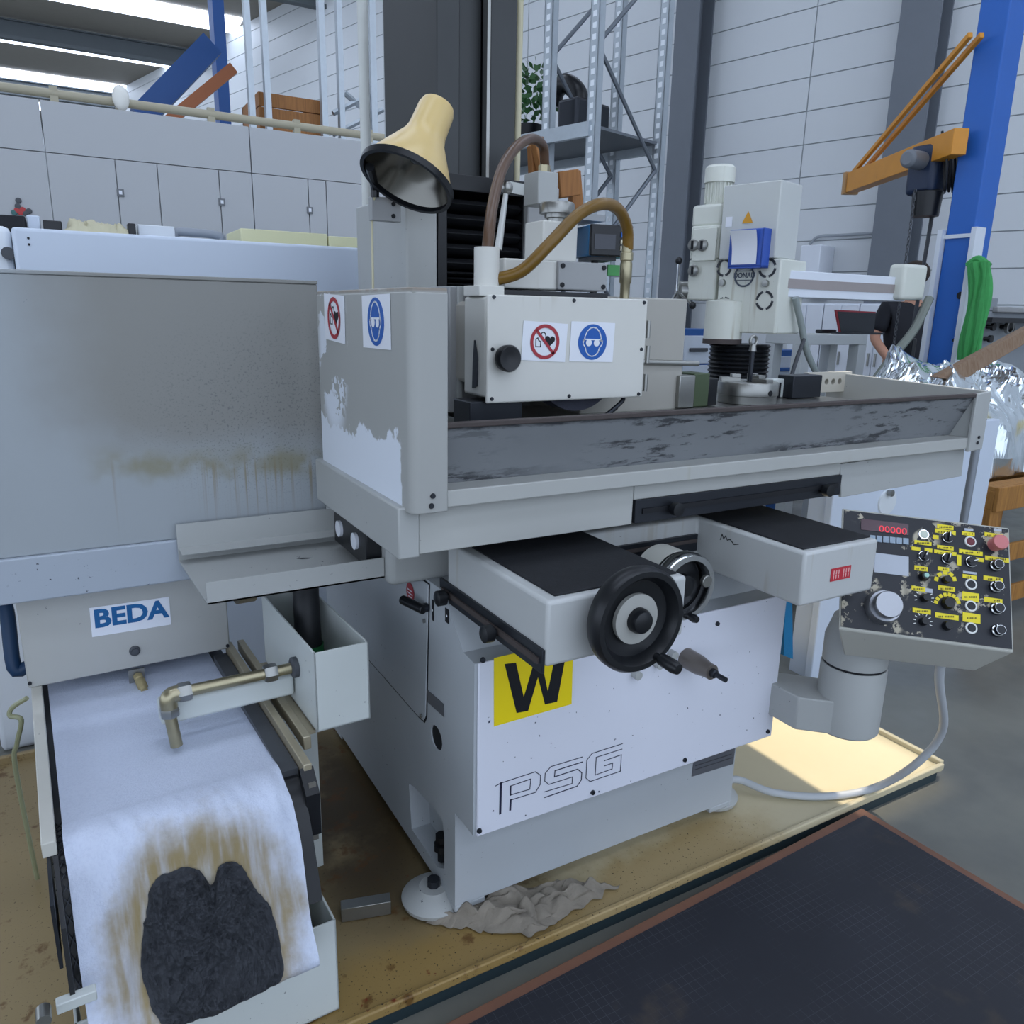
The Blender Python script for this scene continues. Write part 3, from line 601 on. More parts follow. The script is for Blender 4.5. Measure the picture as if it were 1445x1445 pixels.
p = at(761, 279, Y=YCOL-.021); MB().cyl(p, p+V((0, -.004, 0)), .012, n=18).build('sight_glass', mat('bronze', '6b5a3c', .3, .8), rh)
fr, wd, ht = face_frame([at(*q, Y=YCOL+.003) for q in ((719, 256), (746, 262), (745, 277), (718, 272))]); MB(fr).prism([(0, 0, 0), (wd, 0, 0), (wd, ht, 0), (0, ht, 0)], (0, 0, .003)).build('brand_plate', mat('light_plate', 'c9ccc8', .4), clm)
fb_ = A.r(752, 244, 780, 262, 2.03, .03); MB().box(fb_[0], fb_[1], 2.0, 2.08, d_[5]-.08, fb_[5]).build('fitting_block', PAINT, hd, bevel=.003)
e = A.r(617, 131, 727, 250, YCOL+.2, .3); ztop = 2.75
dk = MB().box(e[0], e[0]+(e[1]-e[0])*.28, YCOL+.2, YCOL+.65, 1.6, ztop).box(e[0]+(e[1]-e[0])*.33, e[0]+(e[1]-e[0])*.62, YCOL+.24, YCOL+.65, 1.6, ztop).box(e[0]+(e[1]-e[0])*.66, e[1], YCOL+.2, YCOL+.65, 1.6, ztop).box(e[0]+.02, e[1]-.02, YCOL+.3, YCOL+.65, 1.0, ztop).build('column', mat('column_dark', '3d3f40', .4, .3, var=.1), G, bevel=.004)
MB().box(e[0]+(e[1]-e[0])*.60, e[0]+(e[1]-e[0])*.64, YCOL+.19, YCOL+.22, 1.6, ztop).build('guide_strip', STEEL, dk)
p = at(730, 190, Y=YCOL+.3); MB().cyl((p.x, p.y, 1.7), (p.x, p.y, ztop), .012, n=12).build('pendant_tube', mat('cream_tube', 'cfc8a8', .4), G)
# ---- control desk on a swivelling post
pc = at(1199, 980, Y=1.30); pz0 = at(1190, 1060, Y=1.21).z
pst = MB().lathe([(0, pz0), (.086, pz0), (.09, pz0+.005), (.09, .655), (.087, .66), (.0, .66)], (pc.x, pc.y, 0), (0, 0, 1), 40).build('control_post', PAINT, G)
MB().lathe([(.0, .66), (.084, .66), (.084, .668), (.0, .668)], (pc.x, pc.y, 0), (0, 0, 1), 40).build('post_seal', INK, pst)
MB().lathe([(.0, .668), (.088, .668), (.088, .74), (.07, .80), (0, .80)], (pc.x, pc.y, 0), (0, 0, 1), 40).build('post_head', PAINT, pst)
br = MB().prism([(1.738, 1.35, pz0+.004), (pc.x-.01, pc.y-.0895, pz0+.004), (pc.x+.02, pc.y+.088, pz0+.004), (1.738, 1.58, pz0+.004)], (0, 0, .56-pz0)).build('post_bracket', PAINT, G, bevel=.004)
PS = .44/.2060094214; pcs = [(1190, 717), (1427, 745), (1431, 921), (1183, 888)]; tt = [1., .98, .936, .956]
# depth of each corner from the parallelogram condition
import numpy as np
Am = np.array([list(ray(*q)) for q in pcs]).T*np.array([1, -1, 1, -1]); tv = np.linalg.svd(Am)[2][-1]; tv = tv/tv[0]
C4 = [EYE+ray(*q)*float(t)*PS for q, t in zip(pcs, tv)]
PF, PWD, PHT = face_frame(C4); PFI = PF.inverted(); nrm = PF.to_3x3() @ V((0, 0, 1))
def pp(cx, cy): return (PFI @ atp(1180+cx*260/1445, 710+cy*260/1445, C4[3], nrm))
dsk = MB(PF); DT = .10
dsk.hexa([(.0, 0, 0), (PWD, 0, 0), (PWD, PHT, 0), (0, PHT, 0)][::-1], [(.05, -.05, -DT), (PWD-.05, -.045, -DT), (PWD-.05, PHT-.02, -DT), (.05, PHT-.02, -DT)][::-1])
desk = dsk.build('control_desk', mat('desk_case', 'b5b4ab', .4, extra=ex_chip), G, bevel=.004)
pm = MB(PF).prism([(.006, .008, 0), (PWD-.006, .008, 0), (PWD-.006, PHT-.006, 0), (.006, PHT-.006, 0)], (0, 0, .003)).build('control_panel', mat('black_panel', '1b1e26', .4, var=.1, extra=ex_panel), G)
def prect(mb, cx, cy, wx, hy, z, d=.0012, ang=0):
    o = pp(cx, cy); s = PWD/1345; x, y = wx*s/2, hy*s/2; ca, sa = math.cos(ang), math.sin(ang)
    mb.prism([(o.x+ca*a-sa*b, o.y+sa*a+ca*b, z) for a, b in ((-x, -y), (x, -y), (x, y), (-x, y))], (0, 0, d))
LAB = [(850, 190, 130, 36), (850, 228, 165, 36), (775, 270, 45, 36), (1030, 243, 100, 32), (1230, 255, 145, 34), (675, 315, 135, 32), (620, 360, 68, 30), (718, 372, 60, 32), (850, 352, 130, 32), (850, 392, 175, 32), (1050, 390, 185, 36), (1120, 447, 60, 32), (958, 450, 34, 90), (1255, 442, 185, 36), (660, 515, 104, 40), (1040, 580, 108, 32), (1225, 597, 150, 38), (640, 674, 108, 38), (1048, 737, 130, 72), (1225, 765, 140, 40), (665, 848, 140, 38), (862, 890, 180, 42), (1055, 902, 135, 76), (860, 672, 130, 40), (835, 520, 90, 34)]
for ci, (cc, n_, r0) in enumerate((((850, 610), 5, 72), ((865, 795), 8, 90))):
    for k in range(n_):
        t = PI*(.93-.86*k/(n_-1)); LAB.append((cc[0]+r0*math.cos(t), cc[1]-r0*.85*math.sin(t), 36 if ci == 0 else 25, 30, t-PI/2))
for L in LAB:
    mb = MB(PF); an = L[4] if len(L) > 4 else -.02; prect(mb, *L[:4], .0032, .0012, an)
    mb.mat(1)
    if L[2] > 80 and len(L) < 5:
        n_ = int(L[2]/16)
        for k in range(n_):
            if random.random() < .75: prect(mb, L[0]-L[2]*.38+L[2]*.76*(k+.5)/n_, L[1]+2, 8, min(14, L[3]*.4), .0045, .0003)
    mb.build('tape_label', [YELLOW, mat('faded_ink', '5b5420', .6)], pm)
for q in ((1035, 212, 68, 20), (1260, 213, 62, 22), (430, 483, 270, 165), (1042, 548, 105, 18), (720, 688, 60, 34)):
    mb = MB(PF); prect(mb, *q, .0032, .001); mb.build('blank_label', mat('pale_label', 'b6bcc6', .4), pm)
mb = MB(PF); prect(mb, 375, 190, 380, 96, .003, .002); dsp = mb.build('digital_display', mat('display_window', '4a2f38', .2), pm)
o_ = pp(438, 218); MD = PF @ Matrix.Translation((o_.x, o_.y, .0055)); text('display_digits', '00000', MD, .026, mat('lit_digits', 'd8404c', .5, emit=('ff4050', .25)), dsp, sx=1.15)
for k in range(6):
    mb = MB(PF); prect(mb, 280+k*52, 280+k*4.5, 44, 52, .003, .003); mb.build('display_key', mat('key_blue', '93a4b4', .4), pm)
def pl_(cx, cy, prof, m, name, n=22, par=None):
    o = pp(cx, cy); return MB(PF).lathe(prof, (o.x, o.y, .003), (0, 0, 1), n).build(name, m, par or pm)
u = PWD/1345
def ringb(cx, cy, ro, ri, mr_, mc, name, hgt=.004):
    r_ = pl_(cx, cy, [(ri*u, 0), (ro*u, 0), (ro*u, hgt*.7), (ro*u*.93, hgt), (ri*u, hgt)], mr_, name)
    pl_(cx, cy, [(0, 0), (ri*u, 0), (ri*u, hgt*.8), (ri*u*.8, hgt*1.1), (0, hgt*1.2)], mc, 'button_cap', par=r_); return r_
WR = mat('white_plastic', 'e4e4e0', .35); BC = mat('button_black', '1a1d24', .35)
for q in ((1050, 640), (1050, 810), (1052, 982)): ringb(*q, 46, 33, WR, BC, 'push_button')
ringb(1045, 305, 46, 34, WR, mat('button_maroon', '6e2a33', .35), 'push_button'); ringb(680, 250, 44, 33, CHROME, mat('lens_white', 'c9d2c4', .3), 'pilot_lamp')
for q in ((1240, 492), (1240, 660), (1246, 832), (1254, 1003)):
    r_ = pl_(*q, [(0, 0), (48*u, 0), (48*u, .006), (38*u, .008), (38*u, .02), (36*u, .022), (0, .022)], BC, 'push_button'); pl_(*q, [(38*u, .0075), (46*u, .006), (46*u, .0066), (38*u, .0085)], CHROME, 'button_rim', par=r_); pl_(*q, [(34*u, .0221), (37*u, .0221), (37*u, .0228), (34*u, .0228)], CHROME, 'button_rim', par=r_)
pl_(1235, 330, [(0, 0), (55*u, 0), (50*u, .008), (45*u, .02), (62*u, .024), (64*u, .03), (58*u, .036), (0, .038)], mat('stop_pink', 'c77878', .4), 'stop_button', label=None) if False else pl_(1235, 330, [(0, 0), (55*u, 0), (50*u, .008), (45*u, .02), (62*u, .024), (64*u, .03), (58*u, .036), (0, .038)], mat('stop_pink', 'cc7a7a', .4), 'stop_button', 30)
for q, an in (((865, 275), 1.5), ((680, 420), 1.2), ((862, 440), 1.35), ((1050, 465), .4)):
    k_ = pl_(*q, [(0, 0), (44*u, 0), (44*u, .004), (40*u, .005), (38*u, .012), (0, .012)], BC, 'selector_switch'); pl_(*q, [(40*u, .0045), (44*u, .004), (44*u, .005), (40*u, .0058)], CHROME, 'switch_rim', par=k_)
    o = pp(*q); c_, s_ = math.cos(an), math.sin(an); r_ = 36*u; hw_ = 9*u; mb = MB(PF)
    mb.prism([(o.x+c_*a-s_*b_, o.y+s_*a+c_*b_, .014) for a, b_ in ((-r_, -hw_), (r_, -hw_*.6), (r_, hw_*.6), (-r_, hw_))], (0, 0, .008)); mb.build('switch_lever', BC, k_)
    mb = MB(PF); mb.prism([(o.x+c_*a-s_*b_, o.y+s_*a+c_*b_, .0221) for a, b_ in ((0, -hw_*.4), (r_, -hw_*.4), (r_, hw_*.4), (0, hw_*.4))], (0, 0, .0006)); mb.build('switch_pointer', WR, k_)
for q, rr in (((850, 605), 32), ((685, 748), 34), ((865, 790), 50), ((675, 932), 34), ((860, 965), 38), ((680, 578), 40)):
    k_ = pl_(*q, [(0, 0), (rr*u, 0), (rr*u*.9, .014), (rr*u*.8, .018), (0, .018)], BLACK, 'rotary_knob', 12)
    if q[0] == 680: pl_(*q, [(0, .018), (20*u, .018), (18*u, .022), (0, .023)], mat('mint_cap', '9fc8bc', .3), 'knob_cap', par=k_)
for q, rr in (((685, 748), 75), ((675, 932), 72)):
    o = pp(*q); mb = MB(PF)
    for k in range(9):
        t = PI*(1.1-1.2*k/8); mb.stroke([(o.x+rr*u*.8*math.cos(t), o.y+rr*u*.8*math.sin(t)), (o.x+rr*u*math.cos(t), o.y+rr*u*math.sin(t))], .002, .0032)
    mb.build('dial_scale', WR, pm)
k_ = pl_(358, 818, [(0, 0), (142*u, 0), (140*u, .012), (125*u, .022), (108*u, .022), (108*u, .045), (102*u, .048), (0, .048)], mat('satin_aluminium', 'a2a4a9', .3, .8), 'pulse_handwheel', 44)
# supply cable from desk to base
c0 = PF @ V((PWD*.72, .06, -.06)); cb = [c0, c0+V((.03, .03, -.16)), at(1330, 1030, Y=1.22), at(1290, 1080, Y=1.29), at(1230, 1113, Z=.075), at(1160, 1124, Z=.065), at(1090, 1118, Z=.07), at(1040, 1100, Z=.09), (1.72, 1.62, .12)]
MB().tube(cb, .0125, 12, 8).build('supply_cable', mat('grey_cable', 'bcc0c4', .45), G)
# ------------------------------------------------------------------ drip tray, platform, small things on the floor
tx0, tx1, ty0, ty1 = -.55, 2.635, 1.40, 2.98
tr = thing('drip_tray', 'shallow yellow drip tray with brown oil stains under the grinder', 'tray', (1.1, 2.1, 0))
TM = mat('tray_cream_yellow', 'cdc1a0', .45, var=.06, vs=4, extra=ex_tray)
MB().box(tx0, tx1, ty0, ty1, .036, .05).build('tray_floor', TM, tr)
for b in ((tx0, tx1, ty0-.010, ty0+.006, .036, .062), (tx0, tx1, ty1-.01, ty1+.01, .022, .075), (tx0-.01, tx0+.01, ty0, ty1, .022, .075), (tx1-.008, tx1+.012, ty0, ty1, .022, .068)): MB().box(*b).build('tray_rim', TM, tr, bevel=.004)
MB().box(tx0+.02, tx1-.03, ty0-.004, ty1-.05, 0, .036).build('tray_skid', mat('dark_green_paint', '2a3a40', .5), tr)
# platform with dark ribbed top in front
mc, mr2, mf2 = at(1216, 1140, Z=.05), at(1445, 1275, Z=.05), at(880, 1314, Z=.05)
pf = thing('standing_platform', 'dark plywood standing platform with worn brown edges on the floor', 'platform', (mc.x, mc.y-.6, 0))
e1 = (mf2-mc); e1.z = 0; e1.normalize(); e2 = (mr2-mc); e2.z = 0; e2.normalize(); w1, w2_ = 1.75, 1.0
q = [mc, mc+e2*w2_, mc+e2*w2_+e1*w1, mc+e1*w1]
def quadbox(mb, q, z0, z1): mb.hexa([(p.x, p.y, z0) for p in q], [(p.x, p.y, z1) for p in q]); return mb
quadbox(MB(), q, .012, .05).build('platform_board', mat('brown_edge_ply', '7b5542', .55, var=.15, vs=12), pf, bevel=.003)
i = .03; q2 = [mc+e1*i+e2*i, mc+e2*(w2_-i)+e1*i, mc+e2*(w2_-i)+e1*(w1-i), mc+e1*(w1-i)+e2*i]
quadbox(MB(), q2, .05, .052).build('ribbed_top', mat('phenolic_black', '22242c', .5, var=.12, vs=9, extra=ex_mat), pf)
for s in (.15, .5, .85):
    c = mc+e2*(w2_*s); d = e2*.035; quadbox(MB(), [c-d+e1*.02, c+d+e1*.02, c+d+e1*(w1-.02), c-d+e1*(w1-.02)], 0, .012).build('platform_batten', WOOD, pf)
# rag
def rag(u, v):
    p0, p1, p2, p3 = at(600, 1306, Z=.05), at(715, 1258, Z=.05), at(875, 1250, Z=.05), at(750, 1325, Z=.05)
    a = p0.lerp(p1, v); b = p3.lerp(p2, v); p = a.lerp(b, u); e = min(u, 1-u, v, 1-v)
    n1 = mnoise.noise(V((u*4, v*4, 2))); n2 = mnoise.noise(V((u*11, v*10, 5))); n3 = abs(mnoise.noise(V((u*6+3, v*7, 9))))
    p.x += .02*n1; p.y += .02*n2; p.z = .056+min(1, e*7)*(.022+.02*n1+.012*n2+.03*n3); p.z = max(p.z, .0525); return p
tag(MB().grid(rag, 60, 60).build('cleaning_rag', mat('dirty_grey_cloth', '8d8579', .9, var=.25, vs=14, bump=.5, bs=120), solid=.0), 'crumpled dirty grey cleaning rag lying on the drip tray', 'rag')
b0 = [at(*q, Z=.052) for q in ((482, 1302), (552, 1290))]; dx = (b0[1]-b0[0]); dx.z = 0; L = dx.length; dx.normalize(); dy = V((-dx.y, dx.x, 0))
sb = MB(); sb.hexa([b0[0], b0[0]+dx*L, b0[0]+dx*L+dy*.035, b0[0]+dy*.035], [p+V((0, 0, .04)) for p in (b0[0], b0[0]+dx*L, b0[0]+dx*L+dy*.035, b0[0]+dy*.035)])
tag(sb.build('steel_bar', STEEL, bevel=.001), 'short flat steel bar lying beside the levelling foot', 'steel bar')
# ------------------------------------------------------------------ paper band filter
ZB = .66
f0, f1 = at(40, 972, Z=ZB), at(325, 915, Z=ZB); d = f1-f0
FF = Fr((f0.x, f0.y, 0), math.degrees(math.atan2(d.y, d.x))); FW = d.length; FIv = FF.I
U = thing('paper_band_filter', 'grey paper band filter unit with nameplate housing beside the grinder', 'filter unit', (f0.x+.25, f0.y-.2, 0))
def fz(px, py, z): p = FIv @ at(px, py, Z=z); return p
FG = mat('filter_grey_paint', 'b2b2ae', .42, var=.04, extra=ex_chip); FLT = mat('filter_light_paint', 'c9cecb', .4, var=.03, extra=ex_chip)
hs = MB(FF.M).box(0, FW, 0, .34, ZB, .955).build('filter_housing', FG, U, bevel=.004)
for q in ((42, 964), (321, 911)): p = FF.p(*q, 0); MB(FF.M).cyl(p, p+V((0, -.004, 0)), .005, n=8).build('screw', DARK, hs)
p = FF.p(190, 918, 0); MB(FF.M).lathe([(0, 0), (.014, 0), (.014, .004), (.009, .006), (.009, .012), (0, .013)], p, (0, -1, 0), 18).build('lock_button', DKGREY, hs)
c = [FF.M @ FF.p(*q, -.001) for q in ((126, 858), (238, 841), (242, 881), (130, 899))]
fr, wd, ht = face_frame(c); nb = MB(fr).prism([(0, 0, 0), (wd, 0, 0), (wd, ht, 0), (0, ht, 0)], (0, 0, .001)).build('nameplate', WHITE, hs)
text('nameplate_lettering', 'BEDA', fr @ Matrix.Translation((wd*.5, ht*.57, .0015)), ht*.84, mat('beda_blue', '14609a', .5), nb, offset=.0024, sx=wd*.94/(ht*.84*2.5))
# bed: rails, side plates, floor
lb, lf, rb_, rf = fz(42, 975, ZB), fz(71, 1190, ZB), fz(332, 925, ZB), fz(440, 1080, ZB)
YFR = (lf.y+rf.y)/2; xl_, xr_ = (lb.x+lf.x)/2, (rb_.x+rf.x)/2
bed = MB(FF.M).box(xl_+.01, xr_-.01, YFR+.02, .30, ZB-.06, ZB-.05).build('filter_bed', DARK, U)
MB(FF.M).box(xl_-.006, xl_+.018, YFR, .02, ZB-.03, ZB).build('bed_rail', mat('worn_white_rail', 'c6c4bb', .4, extra=ex_chip), U, bevel=.002)
MB(FF.M).box(xl_, xl_+.006, YFR-.14, .02, ZB-.16, ZB-.03).build('side_plate', DARK, U)
for s, nm in ((0, 1), (.035, 2)): MB(FF.M).box(xr_-.012+s, xr_+.006+s, YFR+.005+s*3.2, .04, ZB-.03, ZB+.004).build('bed_rail', mat('worn_rail_metal', 'b0a68e', .35, .4, extra=ex_chip), U, bevel=.002)
MB(FF.M).box(xr_-.05, xr_-.014, YFR+.04, .02, ZB-.055, ZB-.02).build('bed_gutter', DKGREY, U)
MB(FF.M).box(xr_-.01, xr_+.006, YFR-.02, .02, ZB-.17, ZB-.03).build('side_plate', mat('grimy_plate', '6d6a63', .5, extra=ex_chip), U)
MB(FF.M).prism([(xr_-.02, YFR+.01, ZB-.005), (xr_-.02, YFR-.03, ZB-.05), (xr_-.02, YFR-.03, ZB-.15), (xr_-.02, YFR+.02, ZB-.19)], (.03, 0, 0)).build('end_plate', BLACK, U)
MB(FF.M).prism([(xl_+.01, YFR+.0, ZB-.03), (xl_+.01, YFR-.13, ZB-.09), (xl_+.01, YFR-.16, ZB-.21), (xl_+.01, YFR+.05, ZB-.21)], (.008, 0, 0)).build('end_plate', BLACK, U)
MB(FF.M).box(xl_-.012, xl_+.05, YFR-.17, YFR-.15, ZB-.225, ZB-.205).build('cross_bar', FLT, U, bevel=.002)
MB(FF.M).lathe([(0, 0), (.012, 0), (.012, .03), (0, .03)], (xl_-.03, YFR-.17, ZB-.2), (0, -1, 0), 10).build('bed_bolt', STEEL, U)
# tank and sludge bin
MB(FF.M).box(xl_+.03, xr_-.03, YFR+.03, .30, .052, ZB-.065).build('tank', FLT, U, bevel=.004)
zb_ = .30; bl_, br_, brf = fz(428, 1222, zb_), fz(428, 1222, zb_), fz(474, 1298, zb_)
bx0, bx1, by0, by1 = fz(88, 1262, zb_).x+.0, (br_.x+brf.x)/2+.004, brf.y, br_.y
bn = MB(FF.M); t = .005
bn.box(bx1-t, bx1, by0, by1+.05, .055, zb_).box(bx0, bx0+t, by0, by1+.05, .055, zb_).box(bx0, bx1, by0, by0+t, .055, zb_-.0).box(bx0, bx1, by0, by1+.05, .055, .06)
bin_ = tag(bn.build('sludge_bin', FLT, bevel=.001), 'open grey sheet metal sludge bin under the paper end', 'bin')
# paper
PAPX0, PAPX1 = fz(66, 972, ZB-.01).x+.002, xr_-.05
pw = lambda v: PAPX0+(PAPX1-PAPX0)*v
prof_p = [(.22, ZB-.045), (-.1, ZB-.045), (-.25, ZB-.042), (YFR+.14, ZB-.030), (YFR+.06, ZB-.018), (YFR+.01, ZB-.02), (YFR-.035, ZB-.05), (YFR-.065, ZB-.10), (YFR-.095, ZB-.18), (YFR-.13, ZB-.27), (YFR-.165, ZB-.36), (by0+.10, .22), (by0+.05, .19)]
def pcurve(u):
    n_ = len(prof_p)-1; k = min(int(u*n_), n_-1); t = u*n_-k; q = [prof_p[max(k-1, 0)], prof_p[k], prof_p[k+1], prof_p[min(k+2, n_)]]
    f = lambda a, b, c_, d_: .5*(2*b+(c_-a)*t+(2*a-5*b+4*c_-d_)*t*t+(3*b-a-3*c_+d_)*t**3)
    return f(*[z[0] for z in q]), f(*[z[1] for z in q])
def paper(u, v, wr=1):
    y, z = pcurve(u); x = pw(v); k = max(0, min(1, (u-.25)/.2))*wr
    fl_ = .016*k*mnoise.noise(V((v*3, u*3.5, 1)))-.014*k*abs(mnoise.noise(V((v*6+u*3, u*4, 4))))-.008*k*abs(mnoise.noise(V((v*13-u*6, u*6, 14))))+.003*mnoise.noise(V((v*16, u*8, 7)))*k
    x += .012*mnoise.noise(V((u*4, v*2, 3)))*(k)
    return (x, y-fl_*.7, z+fl_+.003)
def belt(u, v):
    y, z = pcurve(u*.72); return (xl_+.012+(xr_-xl_-.03)*v, y+.012, z-.018)
bt_ = MB(FF.M).grid(belt, 30, 2).build('conveyor_belt', BLACK, U)
mb = MB(FF.M)
for k in range(26):
    u_ = .26+k*.018; y0_, z0_ = pcurve(u_); y1_, z1_ = pcurve(u_+.018); s_ = (k % 2)
    for j in range(3): xa_ = xl_+.016+j*.016+(.008 if s_ else 0); xb_ = xl_+.016+j*.016+(0 if s_ else .008); mb.tube([(xa_, y0_+.008, z0_-.012), (xb_, y1_+.008, z1_-.012)], .0012, 4, 1, False); mb.tube([(xa_, y0_+.008, z0_-.012), (2*xa_-xb_, y1_+.008, z1_-.012)], .0012, 4, 1, False)
tag(mb.build('chain_mesh', DARK, U), kind='stuff')
SC = FF.M @ V(paper(.71, .52, 0))
def ex_paper(n, c):
    fb = n.noise(160, 3, .7, (1, 1, .4)); c = n.mix(n.mr(fb, .42, .68, 0, .18), c, '9fa9c4')
    dd = n.add(n.dist(SC, (1.0, .9, .85)), n.mul(n.add(n.noise(9, 4, .65), -.5), .12)); st = n.noise(36, 3, .6, (1, .3, .12))
    c = n.mix(n.mul(n.mr(dd, .23, .14), n.mr(st, .25, .6, .45, .95)), c, '8f7d50')
    return n.mix(n.mul(n.mr(dd, .13, .09), .35), c, 'b0aa98')
PAP = mat('filter_fleece', 'ccd4e6', .85, var=.03, bump=.35, bs=220, extra=ex_paper)
tag(MB(FF.M).grid(paper, 120, 60).build('filter_paper', PAP), 'white filter fleece hanging over the filter bed with brown stain', 'filter paper')
# sludge heap on the paper
def heap(i, j):
    a = 2*PI*j; r = i
    lob = 1+.03*mnoise.noise(V((math.cos(a)*14, math.sin(a)*14, 2)))+.12*math.sin(2*a+.6)+.07*math.sin(5*a)+.05*mnoise.noise(V((math.cos(a)*3, math.sin(a)*3, 0)))
    du, dv = r*lob*.17*math.sin(a), r*lob*.275*math.cos(a)
    if math.sin(a) < 0: du *= .80-.25*math.exp(-((math.cos(a)-.15)/.13)**2)
    else: du *= 1.2
    p = V(paper(min(.98, .71+du), .53+dv)); hgt = .035*max(0, 1-r**3)
    hgt = max(hgt, 0)+(.016*mnoise.noise(V((p.x*38, p.z*38, 3)))+.010*mnoise.noise(V((p.x*90, p.z*90, 8)))+.006*mnoise.noise(V((p.x*190, p.z*190, 5))))*min(1, (1-r)*12+.25)
    return p+V((0, -.7, .45))*max(hgt, .0035)
tag(MB(FF.M).grid(heap, 70, 160).build('grinding_sludge', mat('grinding_sludge_grey', '33363c', .8, var=.2, vs=60, bump=1., bs=120), smooth=False), 'dark grey heap of grinding sludge on the filter fleece', 'sludge', kind='stuff')
# inlet box with pipe
zi = .86; ka, kb, kc = fz(455, 921, zi), fz(519, 905, zi), fz(362, 843, zi); zl = .66
ix0, ix1, iy0, iy1 = (ka.x+kc.x)/2, kb.x, (ka.y+kb.y)/2, max(kc.y, ka.y+.45); t = .005
ib = MB(FF.M).box(ix0, ix0+t, iy0, iy1, zl, zi).box(ix1-t, ix1, iy0, iy1, zl, zi).box(ix0, ix1, iy0, iy0+t, zl, zi).box(ix0, ix1, iy1-t, iy1, zl, zi).box(ix0, ix1, iy0, iy1, zl, zl+t).build('inlet_box', FLT, U, bevel=.001)
MB(FF.M).box(xr_+.04, ix0+.002, iy0+.02, iy1, zl-.012, zl-.004).build('inlet_shelf', mat('worn_rail_metal'), U)
MB(FF.M).box(xr_+.06, ix1-.04, iy0+.30, iy1-.02, .052, zl-.012).build('inlet_stand', FLT, U)
hz = FF.M @ V(((ix0+ix1)/2+.01, iy0+.28, 0)); MB().tube([(hz.x, hz.y, .70), (hz.x, hz.y+.01, .80), (hz.x+.01, hz.y+.05, .9), (hz.x+.02, hz.y+.08, .968)], .034, 14).build('return_hose', mat('dirty_black_hose', '24262a', .5, var=.3, vs=30), U)
MB().lathe([(.035, .70), (.037, .70), (.037, .76), (.035, .76)], (hz.x, hz.y, 0), (0, 0, 1), 18, closed=True).build('hose_band', mat('green_band', '1f6a3a', .5), U)
mo = FF.p(345, 870, .12); MB(FF.M).cyl((mo.x-.03, .10, .86), (mo.x+.02, .10, .86), .10, n=28).build('drum_motor', mat('worn_rail_metal'), U)
# cross duct over the paper
dc0, dc1 = FF.p(226, 1000, iy0+.20), FF.p(430, 955, iy0+.20)
yd = iy0+.16; pL, pR = FF.p(227, 1010, yd), FF.p(410, 965, yd)
du_ = MB(FF.M).box(pL.x, ix0-.003, yd, yd+.05, pL.z-.028, pL.z+.028).build('distribution_duct', FLT, U, bevel=.008, seg=3)
# pipe run
yp = yd-.02
pn = FF.p(436, 934, yp); zp = pn.z; pe = FF.p(240, 984, yp); zp = (pn.z+pe.z)/2
pt = MB(FF.M).cyl((ix0+.002, yp, zp), (pe.x+.03, yp, zp), .0135, n=18).build('feed_pipe', BRASSY, U)
MB(FF.M).lathe([(0, 0), (.026, 0), (.026, .012), (.018, .016), (0, .016)], (ix0, yp, zp), (-1, 0, 0), 20).build('pipe_flange', DKGREY, pt)
for x_ in (ix0-.05, pe.x+.045): MB(FF.M).lathe([(0, 0), (.021, 0), (.022, .005), (.022, .025), (.019, .03), (0, .03)], (x_, yp, zp), (-1, 0, 0), 6).build('pipe_nut', STEEL, pt)
MB(FF.M).tube([(pe.x+.02, yp, zp), (pe.x+.004, yp, zp-.001), (pe.x-.004, yp-.001, zp-.01), (pe.x-.004, yp-.001, zp-.03)], .019, 14).build('pipe_elbow', BRASSY, pt)
MB(FF.M).lathe([(0, 0), (.021, 0), (.022, .004), (.022, .018), (.019, .022), (0, .022)], (pe.x-.004, yp, zp-.03), (0, 0, -1), 6).build('pipe_nut', STEEL, pt)
MB(FF.M).cyl((pe.x-.004, yp, zp-.05), (pe.x+.003, yp-.008, zp-.125), .0135, n=18).build('pipe_outlet', BRASSY, pt)
# small drain cock on the housing
p = FF.p(193, 953, -.006); ck = MB(FF.M).box(p.x-.02, p.x+.02, -.006, .0, p.z-.02, p.z+.018).build('cock_plate', STEEL, U)
MB(FF.M).lathe([(0, 0), (.012, 0), (.012, .015), (.009, .018), (.013, .022), (.013, .05), (.009, .055), (.009, .065), (0, .065)], (p.x+.002, -.006, p.z-.002), (.12, -.95, -.3), 12).build('drain_cock', mat('limescale_brass', 'b0a27a', .5, .4, var=.2, vs=60), ck)
# things at the left edge
p0, p1 = at(10, 866, Y=2.45), at(20, 942, Y=2.42)
bp = MB().tube([p0+V((-.01, 0, .1)), p0, p1, p1+V((.03, .0, -.005))], .019, 12, 4)
tag(bp.build('blue_pipe', mat('deep_blue_paint', '1a3a5c', .4)), 'dark blue bent pipe at the side of the filter housing', 'pipe')
hs_ = [at(*q, Y=y) for q, y in (((38, 985), 2.1), ((18, 998), 2.12), ((14, 1010), 2.12), ((30, 1016), 2.1), ((24, 1050), 2.12), ((22, 1085), 2.15))]; hs_.append(V((hs_[-1].x, 2.25, .06)))
tag(MB().tube(hs_, .006, 8).build('thin_hose', mat('yellowed_hose', '8d8f70', .35)), 'thin yellowish hose hanging down to the drip tray', 'hose')
